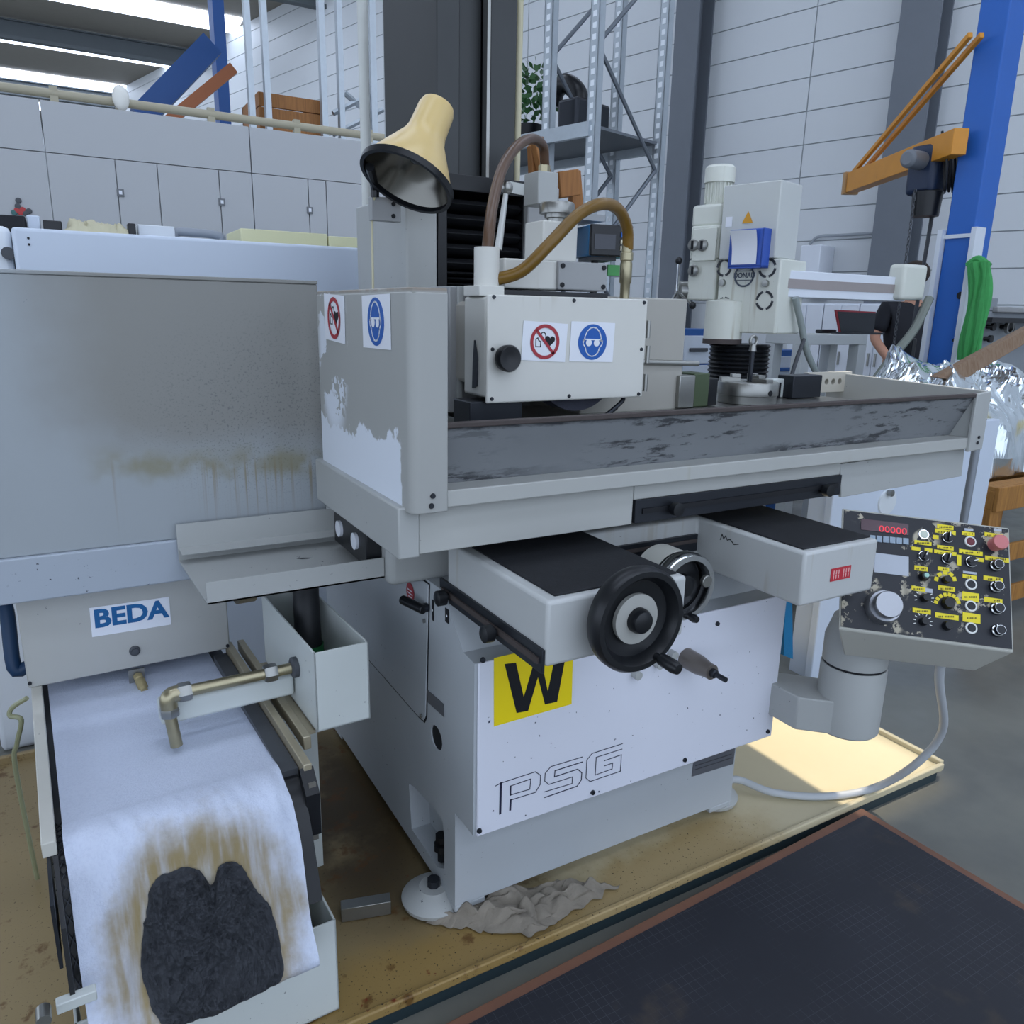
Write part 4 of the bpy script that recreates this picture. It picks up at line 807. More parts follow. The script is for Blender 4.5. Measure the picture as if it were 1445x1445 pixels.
# ------------------------------------------------------------------ work lamp on the column
LM = thing('work_lamp', 'cream enamelled work lamp with bell shade on the machine column', 'lamp', tuple(at(540, 300, Y=2.15)))
c0 = at(574, 255, Y=2.02); ctop = at(600, 148, Y=2.10); ax = (ctop-c0); Ls = ax.length; ax.normalize()
R0 = .122
shp = [(R0, 0), (R0*.98, .012), (R0*.80, Ls*.22), (R0*.60, Ls*.40), (R0*.47, Ls*.52), (R0*.42, Ls*.62), (R0*.40, Ls*.9), (R0*.36, Ls*.96), (R0*.2, Ls), (0, Ls)]
tilt = (ax+V((.10, -.16, 0))).normalized()
MB().lathe(shp, c0, tilt, 48).build('lamp_shade', CREAMSHADE, LM)
MB().lathe([(R0*.96, .006), (R0*.78, Ls*.21), (R0*.5, Ls*.40), (R0*.2, Ls*.46), (0, Ls*.47)], c0, tilt, 48).build('reflector', MIRROR, LM)
MB().lathe([(R0*.95, -.008), (R0*1.03, -.008), (R0*1.04, .008), (R0*.97, .010)], c0, tilt, 48, closed=True).build('shade_rim', BLACK, LM)
MB().ball(c0+tilt*.075, .022, 16).build('lamp_bulb', mat('bulb_grey', '8a8c8d', .15, .6), LM)
cp = A.r(525, 278, 566, 312, 2.17, .04); cl_ = MB().box(cp[0], cp[1], 2.17, 2.199, cp[4], cp[5]).build('wall_bracket', mat('slide_grey'), LM, bevel=.002)
for q in ((555, 288), (555, 305)): p = at(*q, Y=2.17); MB().cyl(p, p+V((0, -.003, 0)), .006, n=10).build('bracket_screw', INK, cl_)
jp = at(531, 272, Y=2.15); MB().tube([jp+V((0, .01, -.01)), jp+V((-.005, 0, .02)), c0+tilt*Ls*.15+V((-.10, .04, 0))], .012, 8).build('lamp_joint', BLACK, LM)
p = at(521, 400, Y=2.22); q_ = at(524, 270, Y=2.2); MB().tube([(p.x, 2.19, 1.66), (p.x+.003, 2.19, q_.z-.06), jp], .0035, 6).build('lamp_flex', mat('cream_tube'), LM)
# posts standing behind the column
for (xa, xb, m, nm, lb_) in ((514, 528, 'post_white', 'c', 'slim white round post behind the work lamp'), (553, 572, 'post_grey', 'd', 'wide pale upright post rising behind the lamp shade')):
    a = A.r(xa, 131, xb, 260, 3.0, .05); 
    if m == 'post_white': o = MB().cyl((a[0]/2+a[1]/2, 3.04, 0), (a[0]/2+a[1]/2, 3.04, 3.0), (a[1]-a[0])/2, n=16).build('round_post', mat('post_white', 'd2d4cf', .4))
    else: o = MB().box(a[0], a[1], 3.03, 3.08, 0, 3.0).build('flat_post', mat('post_grey', 'c2c6c8', .45), bevel=.004)
    tag(o, lb_, 'post')
# ------------------------------------------------------------------ things on the grinder table
def tabletop(z=1.362): return z
p = at(1053, 572, Y=1.78); ck = thing('lathe_chuck', 'round steel three-jaw chuck lying on the grinder table', 'chuck', (p.x, 1.78, 1.362)); r = (at(1088, 556, Y=1.78).x-at(1018, 556, Y=1.78).x)/2*.86; zt = at(1053, 538, Y=1.78).z
MB().lathe([(0, 1.362), (r*.96, 1.362), (r*.96, 1.385), (r, 1.387), (r, zt-.004), (r*.97, zt), (r*.25, zt), (r*.25, zt-.03), (0, zt-.03)], (p.x, 1.78, 0), (0, 0, 1), 40).build('chuck_body', STEEL, ck)
for k in range(3):
    a_ = .5+k*2*PI/3; c_, s_ = math.cos(a_), math.sin(a_); M_ = Matrix.Translation((p.x, 1.78, zt)) @ Matrix.Rotation(a_, 4, 'Z')
    MB(M_).box(r*.3, r*.95, -.014, .014, 0, .012).box(r*.3, r*.6, -.014, .014, .012, .022).build('jaw', STEEL, ck, bevel=.001)
MB().cyl((p.x, 1.78-r*1.005, zt-.03), (p.x, 1.78-r*.9, zt-.03), .009, n=12).build('key_hole', INK, ck)
e0 = at(1056, 535, Y=1.80); e1_ = at(1058, 486, Y=1.80); ev = thing('eye_bolt', 'long threaded eye bolt standing upright in the chuck', 'eye bolt', (p.x, 1.78, zt))
MB().cyl((p.x+.005, 1.78, zt-.03), (p.x+.005, 1.78, e1_.z-.02), .0075, n=12).build('bolt_shank', DARK, ev); MB().lathe([(.0, -.02), (.012, -.02), (.009, 0), (0, 0)], (p.x+.005, 1.78, e1_.z), (0, 0, 1), 12).build('bolt_collar', STEEL, ev)
rg_ = MB(); cc = V((p.x+.005, 1.78, e1_.z+.012)); rg_.tube([cc+V((.014*math.cos(t*PI/8), 0, .014*math.sin(t*PI/8))) for t in range(17)], .005, 8, 1, False); rg_.build('eye_ring', STEEL, ev)
def blk(name, lab, cat, parts, grp=None):
    t_ = None
    for i_, (nm, args, m_, y0, d0) in enumerate(parts):
        a = A.r(*args, y0, d0); z0_ = min(a[4], 1.362) if i_ == 0 else a[4]
        if t_ is None: t_ = thing(name, lab, cat, ((a[0]+a[1])/2, y0, 1.362), grp); z0_ = 1.362
        MB().box(a[0], a[1], a[2], a[3], max(1.362, z0_), a[5]).build(nm, m_, t_, bevel=.003)
GRN = mat('olive_green_paint', '47553c', .5, extra=ex_chip)
blk('machine_vice', 'small green and steel machine vice standing on the grinder table', 'vice', [('vice_jaw', (958, 530, 980, 585), STEEL, 1.72, .06), ('vice_body', (978, 527, 1000, 585), GRN, 1.73, .08), ('vice_slide', (999, 534, 1012, 585), BLACK, 1.74, .08)])
blk('angle_plate', 'grey steel angle plate with slot beside the chuck', 'angle plate', [('plate_upright', (1083, 535, 1112, 585), FLT, 1.84, .03), ('plate_slot', (1095, 540, 1101, 585), INK, 1.836, .004)])
blk('steel_block', 'dark wedge-shaped steel block behind the angle plate', 'steel block', [('block_body', (1118, 530, 1158, 585), DARK, 1.80, .07)])
a = A.r(1135, 525, 1196, 575, 1.93, .05); hb_ = thing('hole_plate', 'pale perforated clamping plate with round holes on the table', 'clamping plate', (a[0], 1.93, 1.362))
hl = [[((a[0]+.03+.036*i_+.018*(j_ % 2))+.011*math.cos(t*PI/5), 1.92, (1.40+.032*j_)+.011*math.sin(t*PI/5)) for t in range(10)] for i_ in range(int((a[1]-a[0]-.05)/.036)) for j_ in range(int((a[5]-1.40)/.032))]
MB().prism([(a[0], 1.92, 1.362), (a[1], 1.92, 1.362), (a[1], 1.92, a[5]), (a[0], 1.92, a[5])], (0, .02, 0), hl).build('plate_body', mat('pale_casting', 'c4c0b4', .5), hb_)
MB().box(a[0]+.004, a[1]-.004, 1.945, 1.955, 1.362, a[5]-.01).build('plate_backing', INK, hb_)
# ------------------------------------------------------------------ background, left: white bed, cupboards, pipe rail
WB = mat('pale_blue_white_paint', 'ccd6e4', .4, var=.02); CREAMB = mat('cream_box', 'd9d6ac', .5); 
yb_ = 3.1; a = A.r(20, 322, 900, 400, yb_, 1.0); zt = at(250, 334, Y=yb_).z
wb = thing('machine_bed', 'long pale blue-white machine bed behind the splash wall', 'machine', (0, yb_+.5, 0))
MB().box(a[0], 1.75, yb_, yb_+.9, 0, zt).build('bed_body', WB, wb, bevel=.012, seg=3)
MB().box(a[0]-.25, a[0]-.004, yb_+.05, yb_+.9, 0, zt+.005).build('bed_end', mat('bright_white_paint', 'e3e8ee', .35), wb, bevel=.02)
p = at(12, 358, Y=yb_+.05); MB().cyl(p, p+V((0, -.03, 0)), .02, n=12).build('bed_knob', DKGREY, wb)
for q in ((40, 336), (41, 345)): p = at(*q, Y=yb_); MB().cyl(p, p+V((0, -.002, 0)), .004, n=8).build('bed_hole', INK, wb)
def onbed(name, lab, cat, x0, y0, x1, m, Y, d=.12, bev=.004):
    a = A.r(x0, y0, x1, y0+20, Y, d); return tag(MB().box(a[0], a[1], Y, Y+d, zt+.001, at((x0+x1)/2, y0, Y=Y).z).build(name, m, bevel=bev), lab, cat)
onbed('motor_block', 'black ribbed motor block at the end of the machine bed', 'motor', -20, 303, 36, BLACKM, yb_+.2, .2)
onbed('white_carton', 'small white carton next to the black motor block', 'carton', 38, 304, 57, WB, yb_+.22, .12)
onbed('black_case', 'flat black case lying on the pale machine bed', 'case', 61, 311, 88, BLACK, yb_+.12, .12)
onbed('black_clamp', 'small black clamp at the end of the cream dust sheet', 'clamp', 181, 315, 192, BLACK, yb_+.12, .05)
onbed('white_crate', 'low white crate on the machine bed beside a tube handle', 'crate', 195, 318, 247, mat('white_matte', 'd6dbe0', .5), yb_+.15, .15)
def sheet(u, v):
    a0, a1 = at(89, 318, Y=yb_+.15), at(186, 326, Y=yb_+.15); x = a0.x+(a1.x-a0.x)*u; e = min(u, 1-u, v, 1-v)
    return (x+.01*mnoise.noise(V((u*9, v*5, 2))), yb_+.12+.2*v, zt+.004+min(1, e*8)*(.035+.022*mnoise.noise(V((u*8, v*5, 1)))+.012*mnoise.noise(V((u*22, v*9, 4)))))
tag(MB().grid(sheet, 40, 20).build('dust_sheet', mat('cream_cloth', 'c9c3a6', .85, var=.1, vs=20)), 'crumpled cream dust sheet heaped on the pale machine bed', 'cloth')
hh = [at(*q, Y=yb_+.2) for q in ((248, 336), (248, 328), (270, 328), (300, 331), (312, 335), (311, 342))]
hh[0].z = zt-.0; hh[-1].z = zt+.0
tag(MB().tube(hh, .016, 10).build('tube_handle', mat('grey_pipe')), 'bent grey tube handle lying on the machine bed', 'handle')
onbed('cream_box', 'long cream box with white end on the pale machine bed', 'box', 340, 326, 462, CREAMB, yb_+.2, .3); onbed('cream_box', 'cream box half hidden by the machine column', 'box', 464, 336, 560, CREAMB, yb_+.2, .3)
CB = mat('cupboard_grey', 'b3b5b7', .5, var=.02, vs=1); yc = 5.2
def cx_(px): return at(px, 300, Y=yc).x
ztop = at(250, 166, Y=yc).z; zsm = at(250, 234, Y=yc).z
CUP = [(-260, 74, (-120, ), 'grey cupboard with colourful magnets on its door', ()), (74, 358, (169, 227, 312), 'wide grey cupboard with two latched doors', (169, 312)), (358, 620, (436, 461), 'grey cupboard next to the machine column', (436,))]
for k, (xa, xb, seams, lab, lat) in enumerate(CUP):
    X0_, X1_ = cx_(xa), cx_(xb); t_ = thing('cupboard', lab, 'cupboard', ((X0_+X1_)/2, yc+.3, 0), 'row of grey cupboards')
    MB().box(X0_+.004, X1_-.004, yc+.012, yc+.6, 0, ztop-.003).build('carcass', CB, t_)
    MB().box(X0_+.0025, X1_-.0025, yc-.008, yc+.012, zsm+.002, ztop).build('top_panel', CB, t_, bevel=.002)
    xx = [X0_]+[cx_(s_) for s_ in seams]+[X1_]
    for u_, v_ in zip(xx, xx[1:]): MB().box(u_+.0025, v_-.0025, yc-.008, yc+.012, .08, zsm-.002).build('cupboard_door', CB, t_, bevel=.002)
    for l_ in lat:
        p = at(l_+1, 272+(l_-169)*.093, Y=yc-.01); MB().box(p.x-.018, p.x+.018, yc-.018, yc-.008, p.z-.02, p.z+.02).mat(1).box(p.x-.008, p.x+.008, yc-.022, yc-.018, p.z-.01, p.z+.01).build('latch', [mat('latch_grey', '6f7276', .4), WHITE], t_)
MG = [mat('magnet_red', 'b33a3a', .5), DKGREY, mat('magnet_teal', '3c6a6a', .5)]
for k, q in enumerate(((26, 283), (25, 291), (24, 297), (32, 296), (41, 298), (20, 300), (29, 300), (36, 301))):
    p = at(*q, Y=yc-.009); tag(MB().lathe([(0, 0), (.015, 0), (.014, .01), (0, .012)], p, (0, -1, 0), 12).build('fridge_magnet', MG[(1, 1, 0, 0, 1, 2, 0, 1)[k]]), ('small dark round magnet on the grey cupboard', 'small dark round magnet on the grey cupboard', 'small red round magnet on the grey cupboard', 'small red round magnet on the grey cupboard', 'small dark round magnet on the grey cupboard', 'small teal round magnet on the grey cupboard', 'small red round magnet on the grey cupboard', 'small dark round magnet on the grey cupboard')[k], 'magnet', 'magnets on the cupboard')
rp = thing('pipe_rail', 'thin beige pipe rail with clamps along the cupboard tops', 'pipe', (0, yc+.1, ztop))
pts = [at(-150, 113, Y=yc+.1), at(620, 208, Y=yc+.1)]; zz_ = ztop+.06
MB().cyl((pts[0].x, yc+.1, zz_), (pts[1].x, yc+.1, zz_), .024, n=12).build('pipe', mat('beige_pipe', 'a9a28c', .45), rp)
for px_ in (80, 170, 298, 418, 520): x_ = at(px_, 170, Y=yc+.1).x; MB().box(x_-.02, x_+.02, yc+.08, yc+.12, ztop, zz_+.035).build('pipe_clamp', mat('beige_pipe'), rp)
p = at(171, 147, Y=yc+.07); tag(MB().ball(p+V((0, -.01, .03)), .045, 14, (1, .8, 1.5)).build('lamp_globe', mat('globe_white', 'eceae2', .3)), 'small white globe lamp hung on the pipe rail', 'lamp')
# steel framework, crate and rack behind the cupboards
BLS = mat('blue_steel', '1f4f8f', .45); ORS = mat('rust_orange_steel', 'a5623c', .5)
def beam(q0, q1, Y0, Y1, wd, m, name, lab, cat='beam'):
    a_, b_ = at(*q0, Y=Y0), at(*q1, Y=Y1); d_ = (b_-a_).normalized(); s_ = d_.cross(V((0, 1, 0))).normalized()*wd/2; t_ = V((0, wd, 0))
    return tag(MB().hexa([a_-s_, a_+s_, a_+s_+t_, a_-s_+t_], [b_-s_, b_+s_, b_+s_+t_, b_-s_+t_]).build(name, m), lab, cat)
beam((199, 165), (300, 60), 9.0, 9.0, .22, BLS, 'blue_brace', 'dark blue diagonal steel brace under the roof'); beam((236, 172), (330, 95), 8.6, 8.6, .10, ORS, 'orange_brace', 'rust orange diagonal brace beside the blue one')
a = A.r(307, 60, 323, 175, 11.0, .3); tag(MB().box(a[0], a[1], 11, 11.3, 0, 8.15).build('blue_column', BLS), 'deep blue steel column far behind the cupboards', 'column')
yr = 7.2; RK = thing('storage_rack', 'galvanised storage rack carrying a wooden crate behind the cupboards', 'rack', (at(450, 200, Y=yr).x, yr, 0))
for (xa, xb) in ((353, 361), (376, 384), (455, 463), (480, 487), (525, 533)):
    a = A.r(xa, 131, xb, 190, yr, .07); MB().box(a[0], a[1], yr, yr+.07, 0, 5.2).build('upright', GALV, RK)
xa, xb = at(353, 170, Y=yr).x, at(533, 190, Y=yr).x
for z_ in (at(420, 190, Y=yr).z, 4.6): MB().box(xa, xb, yr-.02, yr+.03, z_-.10, z_).build('shelf_beam', GALV, RK); MB().box(xa, xb, yr+.03, yr+1.0, z_-.04, z_-.02).build('shelf_board', GALV, RK)
for q0, q1 in (((470, 160), (530, 130)), ((470, 190), (540, 155)), ((486, 131), (520, 160))): 
    u0, u1 = at(*q0, Y=yr+.08), at(*q1, Y=yr+.08); MB().cyl(u0, u1, .025, n=6).build('brace', GALV, RK)
a = A.r(366, 135, 455, 185, yr+.12, .7); zs = at(420, 190, Y=yr).z-.02
CT = thing('wooden_crate', 'brown wooden crate of wide boards on the rack shelf', 'crate', ((a[0]+a[1])/2, yr+.5, zs)); hgt = (a[5]-zs)/3
for k in range(3): MB().box(a[0], a[1], yr+.12, yr+.15, zs+k*hgt+.004, zs+(k+1)*hgt-.004).build('crate_board', WOOD, CT, bevel=.003); MB().box(a[0], a[0]+.03, yr+.15, yr+.8, zs+k*hgt+.004, zs+(k+1)*hgt-.004).build('crate_board', WOOD, CT); MB().box(a[1]-.03, a[1], yr+.15, yr+.8, zs+k*hgt+.004, zs+(k+1)*hgt-.004).build('crate_board', WOOD, CT); MB().box(a[0], a[1], yr+.77, yr+.8, zs+k*hgt+.004, zs+(k+1)*hgt-.004).build('crate_board', WOOD, CT)
# ------------------------------------------------------------------ rack along the wall (uprights, braces, load)
q0 = at(830, 260, Y=6.2); RF = Fr((q0.x, q0.y, 0), -75)
R2 = thing('pallet_rack', 'tall galvanised pallet rack standing in front of the hall wall', 'rack', (q0.x, q0.y, 0))
xL = RF.p(768, 240, 0).x; dep = RF.p(830, 260, 0)
def upr(x, y): 
    m_ = MB(RF.M).box(x-.05, x+.05, y, y+.012, 0, 6.5).box(x-.05, x-.04, y, y+.08, 0, 6.5).box(x+.04, x+.05, y, y+.08, 0, 6.5).build('upright', GALV, R2)
    k_ = 1.4
    while k_ < 5.0:
        MB(RF.M).box(x-.02, x+.02, y-.002, y, k_, k_+.045).build('upright_slot', mat('slot_white', 'e9eef2', .5), m_); k_ += .09
b0_ = None
for d_ in [i*.05 for i in range(10, 50)]:
    pr_ = RF.M @ V((0, d_, 2.6)); v_ = pr_-EYE; px_ = CX+FP*v_.dot(RT)/v_.dot(fwd)
    if px_ > 918: b0_ = d_; break
b0_ = b0_ or 1.4
for x_ in (0, xL):
    upr(x_, 0); upr(x_, b0_)
    z_ = 1.2; s_ = 0
    while z_ < 5.8:
        e_ = [(x_, .05, z_), (x_, b0_, z_+.9)] if s_ else [(x_, b0_, z_), (x_, .05, z_+.9)]
        MB(RF.M).cyl(e_[0], e_[1], .02, n=6).build('brace', mat('brace_grey', '737a82', .5, .4), R2); z_ += .9; s_ ^= 1
zsh = RF.p(800, 178, 0).z
for z_, nm in ((zsh, 0), (zsh-1.5, 1)):
    for y_ in (-.03, b0_): MB(RF.M).box(xL-3.0, 0, y_, y_+.05, z_-.12, z_).build('shelf_beam', GALV, R2)
    MB(RF.M).box(xL-3.0, 0, .02, b0_, z_-.04, z_-.015).build('shelf_board', mat('shelf_grey', '6d737a', .5), R2)
a = RF.r(786, 140, 814, 175, .25, .5); en = thing('engine_block', 'dark machine part with curved arm on the rack shelf', 'machine part', tuple(RF.M @ V(((a[0]+a[1])/2, .5, zsh))))
MB(RF.M).box(a[0], a[1], .25, .75, zsh-.015, zsh+.32).build('part_body', DARK, en, bevel=.03); pa = [RF.p(*q, .5) for q in ((780, 150), (785, 128), (800, 118), (815, 131), (818, 145))]; MB(RF.M).tube(pa, .09, 10).build('curved_arm', BLACK, en)
def foliage(cx, cy, off, n_, sp, name, lab, cat, m):
    c_ = RF.p(cx, cy, off); t_ = MB(RF.M)
    for k in range(n_):
        p = c_+V((random.uniform(-sp, sp), random.uniform(-.2, .2), random.uniform(-.22, .3))); s_ = .06; d1 = V((random.uniform(-1, 1), random.uniform(-1, 1), random.uniform(-.6, 1))).normalized()*s_*1.6; d2 = d1.cross(V((random.uniform(-1, 1), 1, .3))).normalized()*s_*.5
        i_ = [t_.P(x) for x in (p, p+d1*.5+d2, p+d1, p+d1*.5-d2)]; t_.F(i_)
    return t_
c_ = RF.p(745, 148, .5); pt_ = thing('potted_plant', 'dark green leafy plant in a pot on the rack shelf', 'plant', tuple(RF.M @ V((c_.x, .5, zsh))))
foliage(746, 140, .5, 160, .26, '', '', '', None).build('leaves', mat('leaf_green', '2f5a2c', .5), pt_); MB(RF.M).lathe([(0, zsh-.015), (.12, zsh-.015), (.17, zsh+.22), (.15, zsh+.22), (0, zsh+.2)], (c_.x, .5, 0), (0, 0, 1), 18).build('pot', BLACK, pt_)
# wood pieces and read-out standing behind the head
def wood(q, Y, d, lab):
    t_ = [at(*p_, Y=Y) for p_ in q]; zmin = min(p_.z for p_ in t_); return tag(MB().prism(t_, (0, d, 0)).build('wood_offcut', WOOD, bevel=.003), lab, 'wood')
zs_ = d_top = at(760, 262, Y=2.2).z
for q, Y, d, lab in (([(754, 196), (767, 192), (783, 264), (770, 268)], 2.22, .03, 'thin upright wood strip behind the hose fitting'), ([(750, 205), (757, 200), (760, 250), (752, 252)], 2.26, .03, 'narrow wood batten leaning behind the thin strip')): wood(q, Y, d, lab)
a = A.r(790, 276, 822, 300, 2.24, .2); 
wsup = MB().box(at(786, 300, Y=2.3).x, at(830, 300, Y=2.3).x, 2.2, 2.5, at(800, 305, Y=2.3).z-.02, at(800, 305, Y=2.3).z).build('ledge', mat('slide_grey'), G); 
zl2 = at(800, 305, Y=2.3).z; wp_ = thing('wooden_prop', 'wooden prop with square block on a slanted lath behind the knurled dial', 'wood', tuple(at(812, 303, Y=2.36)))
l4_ = [at(*q_, Y=2.38) for q_ in ((806, 300), (811, 240), (820, 240), (826, 300))]; l4_[0].z = l4_[3].z = zl2
MB().prism(l4_, (0, .03, 0)).build('lath', WOOD, wp_, bevel=.003)
MB().prism([at(*q_, Y=2.30) for q_ in ((789, 242), (817, 238), (820, 275), (792, 279))], (0, .079, 0)).build('block', WOOD, wp_, bevel=.003)
YD = 2.15; dr_ = thing('digital_readout', 'blue and black digital readout box behind the wheel head', 'display', tuple(at(850, 360, Y=YD)))
DF = Fr((at(834, 340, Y=YD).x, YD, 0), -14); c4 = [DF.p(*q, 0) for q in ((834, 312), (893, 322), (892, 366), (833, 357))]
wd_ = c4[1].x-c4[0].x; zl_, zh_ = (c4[2].z+c4[3].z)/2, (c4[0].z+c4[1].z)/2
MB(DF.M).box(0, wd_, .02, .17, zl_, zh_).build('readout_case', mat('readout_blue', '2f6f9e', .4), dr_, bevel=.006); MB(DF.M).box(0, wd_, 0, .02, zl_, zh_).build('readout_front', BLACK, dr_, bevel=.004)
MB(DF.M).box(wd_*.08, wd_*.58, -.002, 0, zl_+.02, zh_-.03).build('readout_screen', mat('screen_grey', '3d4048', .2), dr_)
for k in range(2): MB(DF.M).box(wd_*.70, wd_*.84, -.005, 0, zl_+.018+k*.02, zl_+.032+k*.02).build('readout_key', mat('key_cream', 'cfc9b0', .4), dr_)
MB(DF.M).box(wd_*.70, wd_*.84, -.005, 0, zl_+.058, zl_+.074).build('readout_key', BLUE, dr_)
MB(DF.M).cyl((wd_*.35, .09, zl_-.3), (wd_*.35, .09, zl_), .012, n=10).build('readout_arm', BLACK, dr_)
MB(DF.M).box(wd_*.1, wd_*.7, .03, .15, zl_-.012, zl_).build('readout_foot', BLACK, dr_)
tag(MB().box(*A.r(858, 374, 877, 389, 2.3, .06)).build('green_tray', mat('green_paint', '4d9a56', .5)), 'small green tray behind the readout box', 'tray')
# ------------------------------------------------------------------ radial drill (white), oriented with the wall
CRM = mat('drill_cream', 'd7d9cf', .42, var=.04, extra=ex_drip); DWH = mat('drill_white', 'dde2ea', .4, var=.02)
q0 = at(1060, 380, Y=3.5); DFR = Fr((q0.x, q0.y, 0), -75)
DM = thing('radial_drill', 'cream radial drilling machine with long horizontal arm behind the grinder', 'drilling machine', (q0.x, q0.y, 0))
def db(name, px, off, d, m, bev=.006, par=None, z0=None):
    a = DFR.r(*px, off, d); return MB(DFR.M).box(a[0], a[1], a[2], a[3], a[4] if z0 is None else z0, a[5]).build(name, m, par or DM, bevel=bev)
cab = db('switch_cabinet', (1018, 258, 1098, 365), -.02, .26, mat('cabinet_pale_grey', 'c6c9c6', .42, var=.02), .008)
hdd = db('drill_head', (1012, 366, 1098, 470), .0, .32, CRM, .01)
wt = DFR.p(1055, 307, -.025); MB(DFR.M).prism([(wt.x-.035, -.022, wt.z-.03), (wt.x+.035, -.022, wt.z-.03), (wt.x, -.022, wt.z+.035)], (0, -.002, 0)).build('warning_triangle', mat('warning_orange', 'd99a2a', .5), cab)
lb2 = db('instruction_label', (1024, 306, 1033, 320), -.023, .002, WHITE, 0, cab)
dh = db('document_holder', (1029, 323, 1077, 378), -.10, .012, mat('holder_blue', '2f55b0', .4), .006, cab); a = DFR.r(1029, 323, 1077, 378, -.10, .08)
MB(DFR.M).box(a[0], a[0]+.012, -.10, -.02, a[4], a[5]).box(a[1]-.012, a[1], -.10, -.02, a[4], a[5]).box(a[0], a[1], -.10, -.02, a[4], a[4]+.012).build('holder_sides', mat('holder_blue'), cab)
def papf(u, v): 
    x0_, x1_ = a[0]+.025, a[1]-.035; return (x0_+(x1_-x0_)*u, -.105-.05*(v**3)*(1-.4*u), a[4]+.02+(a[5]-a[4]-.03)*v)
MB(DFR.M).grid(papf, 6, 12).build('paper_sheets', WHITE, cab)
lg_ = DFR.p(1050, 389, -.004); Ml = DFR.M @ Matrix.Translation((lg_.x, -.003, lg_.z)) @ Matrix((V((1, 0, 0)), V((0, 0, 1)), V((0, -1, 0)))).transposed().to_4x4()
MB(Ml).disc((0, 0), .066, 0, .002, 32, r_in=.056).stroke([(-.06, .026), (.06, .026)], .004, 0, .002).stroke([(-.06, -.026), (.06, -.026)], .004, 0, .002).build('round_badge', mat('badge_ink', '4a5260', .5), hdd)
text('badge_lettering', 'DONAU', Ml, .044, mat('badge_ink'), hdd, offset=.001, sx=.86)
for q, r_ in (((1022, 378), .045), ((1083, 378), .05), ((1079, 424), .05), ((1022, 430), .04)):
    p = DFR.p(*q, 0); mm = MB(DFR.M @ Matrix.Translation((p.x, -.001, p.z)) @ Matrix((V((1, 0, 0)), V((0, 0, 1)), V((0, -1, 0)))).transposed().to_4x4())
    for k in range(4): t0 = .4+k*PI/2; mm.stroke([(r_*math.cos(t0+j*.25), r_*math.sin(t0+j*.25)) for j in range(5)], .014, 0, .002)
    mm.build('speed_dial', DKGREY, hdd)
for q in ((1020, 399), (1081, 400)): p = DFR.p(*q, 0); MB(DFR.M).lathe([(0, 0), (.022, 0), (.02, .02), (0, .022)], p, (0, -1, 0), 14).build('speed_knob', STEEL, hdd)
p = DFR.p(1033, 452, .10); cz0, cz1 = DFR.p(1033, 478, .1).z, DFR.p(1033, 426, .1).z
MB(DFR.M).lathe([(0, cz0), (.115, cz0), (.115, cz1), (0, cz1+.02)], (p.x, -.0, 0), (0, 0, 1), 28).build('spindle_collar', CRM, DM)
MB(DFR.M).lathe([(0, cz0-.03), (.118, cz0-.03), (.118, cz0), (0, cz0)], (p.x, 0, 0), (0, 0, 1), 28).build('collar_ring', RUBBER, DM)
z_ = cz0-.03; zq = DFR.p(1040, 600, 0).z; k = 0; bc = DFR.p(1043, 500, .15).x; r_ = .19
while z_ > .5:
    MB(DFR.M).lathe([(0, z_), (r_*.93, z_), (r_, z_-.012), (r_*.93, z_-.024), (0, z_-.024)], (bc, .15, 0), (0, 0, 1), 24).build('bellows_ring', BLACK, DM); z_ -= .026
MB(DFR.M).cyl((bc, .15, .25), (bc, .15, .5), .19, n=28).build('column_foot', CRM, DM); MB(DFR.M).box(bc-.45, bc+.7, -.35, .6, 0, .25).build('base_plate', CRM, DM, bevel=.02)
gu = db('feed_gearbox', (974, 318, 1014, 366), .02, .22, CRM, .012); db('feed_gearbox_lower', (970, 366, 1010, 424), .02, .20, CRM, .012); db('terminal_cover', (976, 288, 1018, 320), .05, .18, CRM, .02)
db('gear_cover', (977, 322, 1010, 368), .0, .02, CRM, .004, gu)
for q in ((979, 346), (992, 346), (979, 382)): p = DFR.p(*q, 0); MB(DFR.M).lathe([(0, 0), (.036, 0), (.036, .012), (.03, .016), (0, .016)], p, (0, -1, 0), 20).build('dial', STEEL, gu); MB(DFR.M).box(p.x-.006, p.x+.006, -.024, -.016, p.z-.024, p.z+.024).build('dial_pointer', INK, gu)
a = DFR.r(987, 232, 1024, 290, .12, .2); r_ = (a[1]-a[0])/2; xm_ = (a[0]+a[1])/2
mt_ = MB(DFR.M).lathe([(0, a[4]), (r_*.8, a[4]), (r_*.8, a[5]-.10), (r_, a[5]-.10), (r_, a[5]-.015), (r_*.85, a[5]), (0, a[5])], (xm_, .2, 0), (0, 0, 1), 28).build('drive_motor', CRM, DM)
for k in range(20): t0 = 2*PI*k/20; MB(DFR.M @ Matrix.Translation((xm_, .2, 0)) @ Matrix.Rotation(t0, 4, 'Z')).box(r_*.8, r_*.93, -.003, .003, a[4]+.02, a[5]-.105).build('cooling_fin', CRM, mt_)
# hand lever star
p = DFR.p(962, 410, -.03); MB(DFR.M).lathe([(0, 0), (.055, 0), (.055, .02), (.062, .02), (.062, .10), (.045, .11), (0, .11)], (p.x, .10, p.z), (-.7, -1, 0), 24).build('lever_hub', STEEL, DM)
lc = DFR.p(956, 411, -.02)
for q in ((958, 368), (977, 431), (944, 430)):
    e_ = DFR.p(*q, -.03); lv_ = MB(DFR.M).cyl(lc, e_, .009, n=8).build('lever_spoke', CHROME, DM); MB(DFR.M).ball(e_, .024, 12).build('lever_ball', BLACK, lv_)
